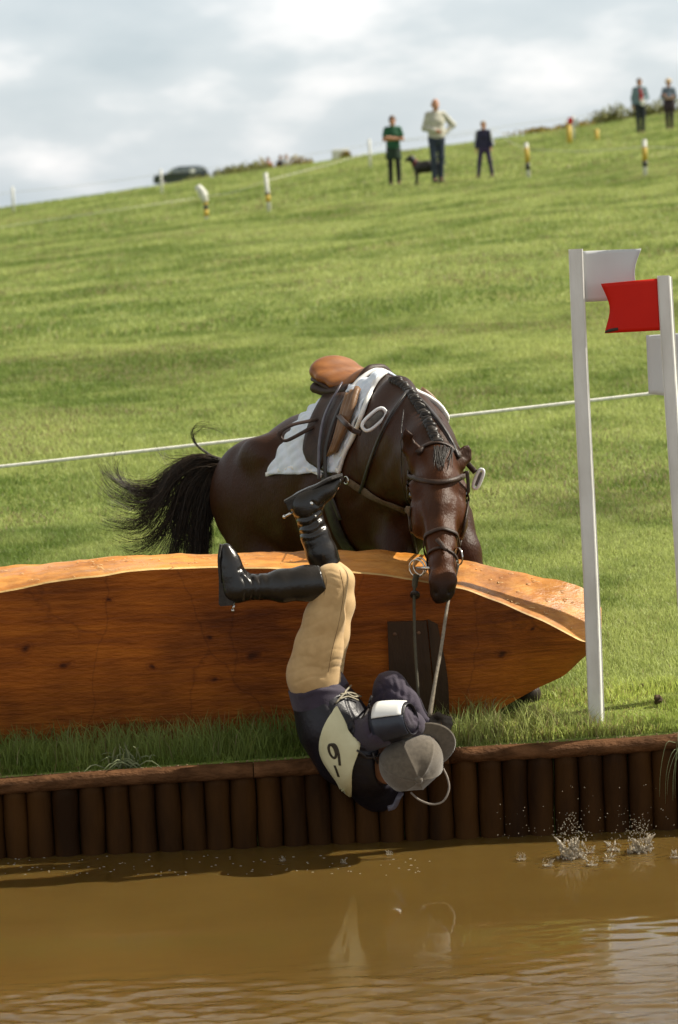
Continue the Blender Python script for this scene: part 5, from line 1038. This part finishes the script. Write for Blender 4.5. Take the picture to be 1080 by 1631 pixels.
    if not bald: f.ell(hd + V(0, .022, .045), (.092, .105, .105), .02); f.ell(hd + V(0, .06, -.03), (.075, .05, .09), .03); f.ell(hd + V(0, -.12, -.04), (.075, .08, .085), .02, sub=True)
    else: f.ell(hd + V(0, .05, -.0), (.088, .07, .06), .02)
    build('hair', f, hair)
    if skirt: f = fld(); f.seg(V(0, 0, .98), V(0, 0, .62), (.165, .12), (.235, .16), .03, up=(0, 1, 0)); f.cut(V(0, 0, .66), (0, 0, -1)); build('skirt', f, skirt)
    if hat: f = fld(); f.ell(hd + V(0, 0, .11), (.10, .11, .075), .03); f.ell(hd + V(0, -.01, .075), (.17, .18, .02), .02); build('hat', f, hat)
    if extra:
        for nm, a, b, r0, r1, m_ in extra: f = fld(); f.seg(V(*a), V(*b), r0, r1, .02, up=(0, 1, 0)); build(nm, f, m_)
    return root
cream = cloth('cream_wool', (.40, .39, .33)); jeans = cloth('blue_denim', (.025, .035, .06)); green = cloth('dark_green_cotton', (.012, .075, .035)); blackc = cloth('black_cloth', (.014, .015, .014)); navyc = cloth('navy_cloth', (.018, .016, .045)); purp = cloth('purple_navy_cloth', (.035, .022, .07)); greyw = cloth('grey_white_cloth', (.42, .44, .48))
bluej = cloth('pale_blue_denim', (.13, .19, .22)); redc = cloth('red_cotton', (.38, .025, .03)); whitec = cloth('white_paper', (.8, .8, .8)); straw = cloth('straw', (.50, .36, .20)); plum = cloth('dark_plum_cloth', (.030, .018, .026)); greyj = cloth('grey_blue_wool', (.10, .13, .17)); pinkc = cloth('pale_pink_cloth', (.50, .34, .30))
person('girl in dark green top with folded arms and black leggings beside a black dog', 629, 295, 108, .10, (green, 'short'), blackc, hair_b, ('fold', 'fold'), 'stand', skirt=cloth('dark_green_wrap', (.010, .026, .014)))
person('bald man in cream jumper and jeans with one hand on his hip', 698, 291, 131, .28, (cream, 'long'), jeans, hair_l, ('belly', 'hip'), 'close', bald=True)
person('small boy in navy and grey sports top striding across the field', 773, 283, 88, -.25, (navyc, 'long'), purp, hair_l, ('side', 'swing'), 'stride', extra=[('sleeve_stripe', (.235, .0, 1.40), (.285, .02, 1.02), (.045, .065), (.04, .06), greyw), ('sleeve_stripe', (-.235, .0, 1.40), (-.285, .02, 1.02), (.045, .065), (.04, .06), greyw), ('chest_stripe', (-.08, -.115, 1.28), (.08, -.115, 1.28), (.016, .02), (.016, .02), greyw)])
person('person in open pale blue jacket over red shirt, standing by the hilltop scrub', 1021, 213, 86, .1, (bluej, 'long'), cloth('dark_jeans', (.020, .026, .035)), hair_b, ('side', 'belly'), 'close', extra=[('red_shirt', (0, -.105, 1.40), (.03, -.125, 1.10), (.06, .03), (.075, .03), redc), ('white_bag', (.05, -.17, 1.02), (.06, -.17, .93), (.08, .06), (.07, .05), whitec)])
person('person in straw hat and dark clothes at the right end of the hilltop', 1067, 207, 78, -.1, (greyj, 'long'), plum, hair_b, ('fold', 'fold'), 'close', hat=straw, extra=[('coat', (0, 0, 1.12), (0, 0, .80), (.20, .15), (.22, .17), plum), ('pale_bundle', (-.10, -.17, 1.12), (.14, -.17, 1.11), (.045, .05), (.045, .05), pinkc)])
# dog
g0 = G(679, 293); S = .86
dg = thing('dog', 'black dog standing in profile between the girl and the man', 'dog', g0); f = Field((-.75, -.3, -.03), (.75, .3, .9), .014); V = lambda *a: np.array(a, float)
f.chain([(V(-.20, 0, .42), (.12, .165)), (V(.05, 0, .44), (.115, .15)), (V(.28, 0, .45), (.11, .125))], .05); f.chain([(V(-.24, 0, .50), (.085, .10)), (V(-.32, 0, .60), (.075, .08))], .05); f.ell(V(-.36, 0, .66), (.105, .085, .09), .03); f.seg(V(-.40, 0, .64), V(-.50, 0, .61), (.045, .045), (.034, .03), .03)
for s in (-1, 1):
    f.seg(V(-.34, .08 * s, .70), V(-.33, .105 * s, .58), (.03, .012), (.022, .010), .015); f.chain([(V(-.24, .07 * s, .42), .07), (V(-.23, .07 * s, .24), .045), (V(-.24, .07 * s, .03), .034), (V(-.28, .07 * s, .018), .022)], .02)
    f.chain([(V(.30, .07 * s, .46), (.06, .085)), (V(.25, .075 * s, .30), .058), (V(.38, .075 * s, .19), .036), (V(.35, .075 * s, .03), .024), (V(.31, .075 * s, .018), .022)], .02)
f.chain([(V(.38, 0, .54), .03), (V(.50, 0, .52), .02), (V(.58, 0, .44), .012)], .02); v, q = f.mesh(); obj('body', relax(v, q, 1) * S + g0, q, mat('black_dog_coat', (.010, .008, .007), .5, .3, 30, bump=.3, bscale=80), dg)
mb = MB(); [mb.add(*r) for r in (ring(g0 + S * V(-.275, 0, .545), .092, .012, nrm(V(.6, 0, .8)), V(0, 1.0, 0), 16),)]; obj('collar', np.concatenate(mb.v), mb.f, mat('red_collar', (.3, .03, .03), .6), dg)
# course posts
whp = mat('matt_white_paint', (.58, .58, .54), .7, .1, 20); yel = mat('yellow_tape', (.50, .34, .04), .6, .1, 20); bkt = mat('black_tape', (.03, .03, .025), .6, .1, 20); TOPS = {}
def stake(key, px, py, hpx, label, bands=(), w=.042, lean=(0, 0), bag=False, m_=None):
    g0 = G(px, py); h = hpx / FPX * (g0[1] + 12); up = nrm([lean[0], lean[1], 1]); root = thing('boundary_stake', label, 'stake', g0, 'stakes along the course ropes')
    v, f = tube(np.array([g0 - up * .15, g0 + up * h]), w, 12); obj('post', v, f, m_ or whp, root); TOPS[key] = g0 + up * h * .8
    for a, b, mm in bands: v, f = tube(np.array([g0 + up * h * a, g0 + up * h * b]), w + .006, 12); obj('band', v, f, mm, root)
    if bag:
        o = g0 + up * h * .62; v, f = tube(smooth_path([o, o + np.array([-.05, 0, .14]), o + np.array([-.15, -.02, .34])], 8), np.array([.06, .07, .075, .08, .085, .085, .08, .06]), 10); v = v + .02 * (rng.random(v.shape) - .5); obj('cover', v, f, whp, root)
stake(0, 22, 339, 41, 'plain white stake at the far left of the field'); stake(1, 258, 308, 38, 'plain white stake in front of the parked car'); stake(2, 590, 267, 45, 'plain white stake on the skyline left of the girl')
stake(3, 329, 349, 44, 'yellow and black stake with a tilted white cover on top', [(.1, .34, yel), (.34, .5, bkt), (.5, .62, yel)], bag=True); stake(4, 429, 338, 62, 'white stake with one yellow band, left of the people', [(.26, .44, yel), (.44, .50, bkt)], lean=(-.05, 0))
stake(5, 842, 282, 54, 'yellow and black banded stake right of the boy', [(.42, .86, yel), (.20, .42, bkt)], lean=(-.04, 0)); stake(6, 1028, 281, 58, 'yellow and black banded stake below the person in red', [(.42, .80, yel), (.26, .42, bkt)])
stake(7, 907, 228, 28, 'short yellow stake near the small red flag on the hill', m_=yel, w=.075); stake(8, 951, 223, 17, 'shortest yellow stake, on the hill below the scrub', m_=yel, w=.06)
rm_f = mat('far_cord', (.50, .50, .42), .8, .1, 40)
def cord_(pts, label): obj('boundary_rope', *tube(np.concatenate([smooth_path([a, (a + b) / 2 - np.array([0, 0, .06]), b], 8) for a, b in zip(pts[:-1], pts[1:])]), 0.0065, 5), rm_f, label=label, cat='rope')
a = TOPS[0] + (TOPS[0] - TOPS[1]) * 1.0; b = TOPS[2] + np.array([22, 6, 2.2]); cord_([a, TOPS[0], TOPS[1], TOPS[2], b], 'thin pale cord between the plain white stakes on the skyline')
a = TOPS[3] + np.array([-14, 3, -1.3]); b = TOPS[6] + (TOPS[6] - TOPS[5]); m1 = G(640, 262) + np.array([0, 0, .75]); m2 = G(790, 250) + np.array([0, 0, .75]); cord_([a, TOPS[3], TOPS[4], m1, m2, TOPS[5], TOPS[6], b], 'thin pale cord along the yellow banded stakes, passing behind the people')
g0 = G(914, 222); h = 38 / FPX * (g0[1] + 12); fm = thing('flag_marker', 'small distant stake with a red flag and a white flag on the hill', 'flag marker', g0); obj('post', *tube(np.array([g0 - [0, 0, .1], g0 + [0, 0, h]]), .03, 8), whp, fm)
for s, m_, z in ((-1, m_rf, .78), (1, m_wf, .70)): c = g0 + np.array([.09 * s, -.02, h * z]); v, f = box(c, (.075, .006, .10), bev=.002); obj('flag', v, f, m_, fm, smooth=False)
# car far behind the crest
g0 = P(290, 292, 218); g0[2] = float(ground_z(g0[0], 218)) + .0; car = thing('parked_car', 'dark estate car parked behind the crest of the hill', 'car', g0); c_m = mat('dark_green_car_paint', (.022, .034, .036), .3, .2, 3, coat=.4); gl = mat('car_glass', (.10, .14, .16), .08, .1, 4, spec=.9)
prof = [(-2.1, .35), (-2.12, .75), (-2.02, .98), (-1.2, 1.06), (-.95, 1.12), (-.45, 1.50), (-.1, 1.58), (1.2, 1.58), (1.75, 1.48), (2.05, 1.05), (2.12, .8), (2.1, .35)]; hw = [.80, .84, .84, .84, .83, .66, .64, .64, .66, .82, .84, .82]
v = np.array([[x, s * w, z] for s in (-1, 1) for (x, z), w in zip(prof, hw)]); K = len(prof); f = [[i, i + 1, K + i + 1, K + i] for i in range(K - 1)] + [[K - 1, 0, K, 2 * K - 1]] + [list(range(K))[::-1], list(range(K, 2 * K))]; b_ = obj('body', v + g0, f, c_m, car, smooth=False)
bvm = b_.modifiers.new('bevel', 'BEVEL'); bvm.width = .06; bvm.segments = 2
for s in (-1, 1):
    for x0, x1 in ((-.75, -.05), (.02, .85), (.92, 1.72)):
        w0, w1 = .835, .69; q = np.array([[x0 - (.12 if x0 < -.5 else 0), s * w0, 1.14], [x1, s * w0, 1.14], [x1 - (.10 if x1 > 1.5 else 0), s * w1, 1.47], [x0 + (.30 if x0 < -.5 else 0), s * w1, 1.47]]) + g0; t = np.array([0, s * .02, 0]); obj('window', np.concatenate([q, q + t]), [[0, 1, 2, 3], [7, 6, 5, 4]] + [[i, i + 4, (i + 1) % 4 + 4, (i + 1) % 4] for i in range(4)], gl, car, smooth=False)
    for x in (-1.35, 1.35):
        c = g0 + np.array([x, s * .76, .33]); wv_, wf_ = tube(np.array([c - [0, .10, 0], c + [0, .10, 0]]), .33, 24); wh = obj('wheel', wv_, wf_, mat('tyre_rubber', (.02, .02, .02), .8), car); v_, f_ = tube(np.array([c + [0, s * .09, 0], c + [0, s * .115, 0]]), .20, 16); obj('rim', v_, f_, mtl, wh)
q = np.array([[-1.0, -.72, 1.13], [-1.0, .72, 1.13], [-.52, .60, 1.47], [-.52, -.60, 1.47]]) + g0 + np.array([-.03, 0, .03]); t = np.array([.02, 0, -.015]); obj('windscreen', np.concatenate([q, q + t]), [[0, 1, 2, 3], [7, 6, 5, 4]] + [[i, i + 4, (i + 1) % 4 + 4, (i + 1) % 4] for i in range(4)], gl, car, smooth=False)
v, f = ball(g0 + np.array([.85, -.93, 1.18]), (.20, .09, .16), 14, 9); obj('sun_glint', v, f, mat('glint_white', (.85, .85, .85), .15), car)  # oversized white ball stands in for the sun's glint on the car
p_ = P(284, 265, 221); person('person standing behind the parked car with only the head showing', 284, 265, 33, 0, (redc, 'long'), blackc, hair_b, loc=(p_[0], 221.0, p_[2] - 1.66))
# people sitting on the skyline
def skyline(px, d): 
    e = max((float(ground_z((px - 540) / FPX * dd, dd - 12)) - 2.6) / dd for dd in np.arange(60, 130, 1.0)); return 2.6 + e * d
for px, m_, hr, lab in ((452, redc, hair_b, 'person in red sitting on the skyline left of the white stake'), (472, plum, hair_b, 'person in dark top sitting on the skyline beside the one in red'), (481, greyw, hair_l, 'person in pale top sitting on the skyline, next to the dark top')):
    x = (px - 540) / FPX * 124; person(lab, px, 260, 56, random.uniform(-.6, .6), (m_, 'long'), blackc, hr, ('belly', 'belly'), 'sit', loc=(x, 112, skyline(px, 124) - .62))
# white trailer beyond the crest
x = (567 - 540) / FPX * 150; z = skyline(567, 150); tr = thing('trailer', 'small white trailer half hidden behind the skyline', 'trailer', (x, 138, z - .95)); v, f = box((x, 138, z - .15), (.42, .9, .62), bev=.06); obj('body', v, f, whp, tr, smooth=False)
for s in (-1, 1): v, f = tube(np.array([[x + .42 * s - .08, 138, z - .75], [x + .42 * s + .08, 138, z - .75]]), .28, 16); obj('wheel', v, f, bkt, tr)
# scrub on the crest
lfm = mat('scrub_leaf', (.17, .175, .055), .7, .3, 8, tint=True, trans=.3); 
def bush(px, d, w, h, n, label, tone, spiky=.4):
    h = h * .72
    x = (px - 540) / FPX * d; z = float(ground_z(x, d - 12)); root = thing('scrub_bush', label, 'bush', (x, d - 12, z), 'scrub along the skyline'); m = MB(); cl = []
    for i in range(n):
        a = rng.normal(0, .42); hh = h * (.25 + .9 * rng.random() ** 1.4) * math.exp(-a * a * 1.1) ; p = np.array([x + a * w, d - 12 + rng.normal(0, .25) * w, z + hh * rng.random() ** .6]); s = rng.uniform(.05, .13); t = rng.normal(size=3); t[2] = abs(t[2]) + spiky; t = nrm(t); u = nrm(np.cross(t, rng.normal(size=3))); q = np.array([p - t * s, p + u * s * .45, p + t * s, p - u * s * .45]); m.add(q, [[0, 1, 2, 3]]); cl += [np.array(tone) * rng.uniform(.5, 1.4)] * 4
    obj('foliage', np.concatenate(m.v), m.f, lfm, root, smooth=False, colors=np.array(cl)); m = MB()
    for i in range(7): a = rng.normal(0, .3); m.add(*tube(smooth_path([np.array([x + a * w * .4, d - 12, z - .05]), np.array([x + a * w * .8, d - 12, z + h * .45]), np.array([x + a * w, d - 12, z + h * .9])], 5), np.linspace(.018, .005, 5), 4))
    obj('stem', np.concatenate(m.v), m.f, hair_b, root)
ol = (1.0, 1.0, 1.0); br_ = (1.5, 1.1, .8)
for px, d, w, h, n, l, t in ((395, 113, 1.0, .42, 330, 'low scrub bush on the skyline, leftmost of the row right of the car', ol), (425, 114, 1.0, .50, 380, 'low scrub bush on the skyline next to the person in red', ol), (443, 115, .5, .62, 160, 'tall weedy scrub just left of the person in red', br_), (500, 114, .6, .5, 140, 'thin scrub just right of the seated people', br_),
    (575, 120, .3, .55, 90, 'thin upright scrub beside the white trailer', br_), (345, 113, .8, .18, 120, 'lowest scrub, just right of the parked car', ol),
    (885, 116, 1.1, .30, 260, 'low brown scrub on the skyline left of the small red flag', br_), (940, 116, 1.2, .40, 380, 'brown scrub on the skyline behind the shortest yellow stake', br_), (985, 117, .9, .85, 420, 'taller scrub on the skyline left of the person in red shirt', ol), (1003, 116, .7, 1.05, 300, 'upright scrub directly left of the person in red shirt', ol), (1044, 117, .9, .95, 420, 'scrub on the skyline between the two people at the right', ol), (1085, 117, 1.1, .9, 420, 'scrub on the skyline cut by the picture edge', ol)): bush(px, d, w, h, n, l, t)
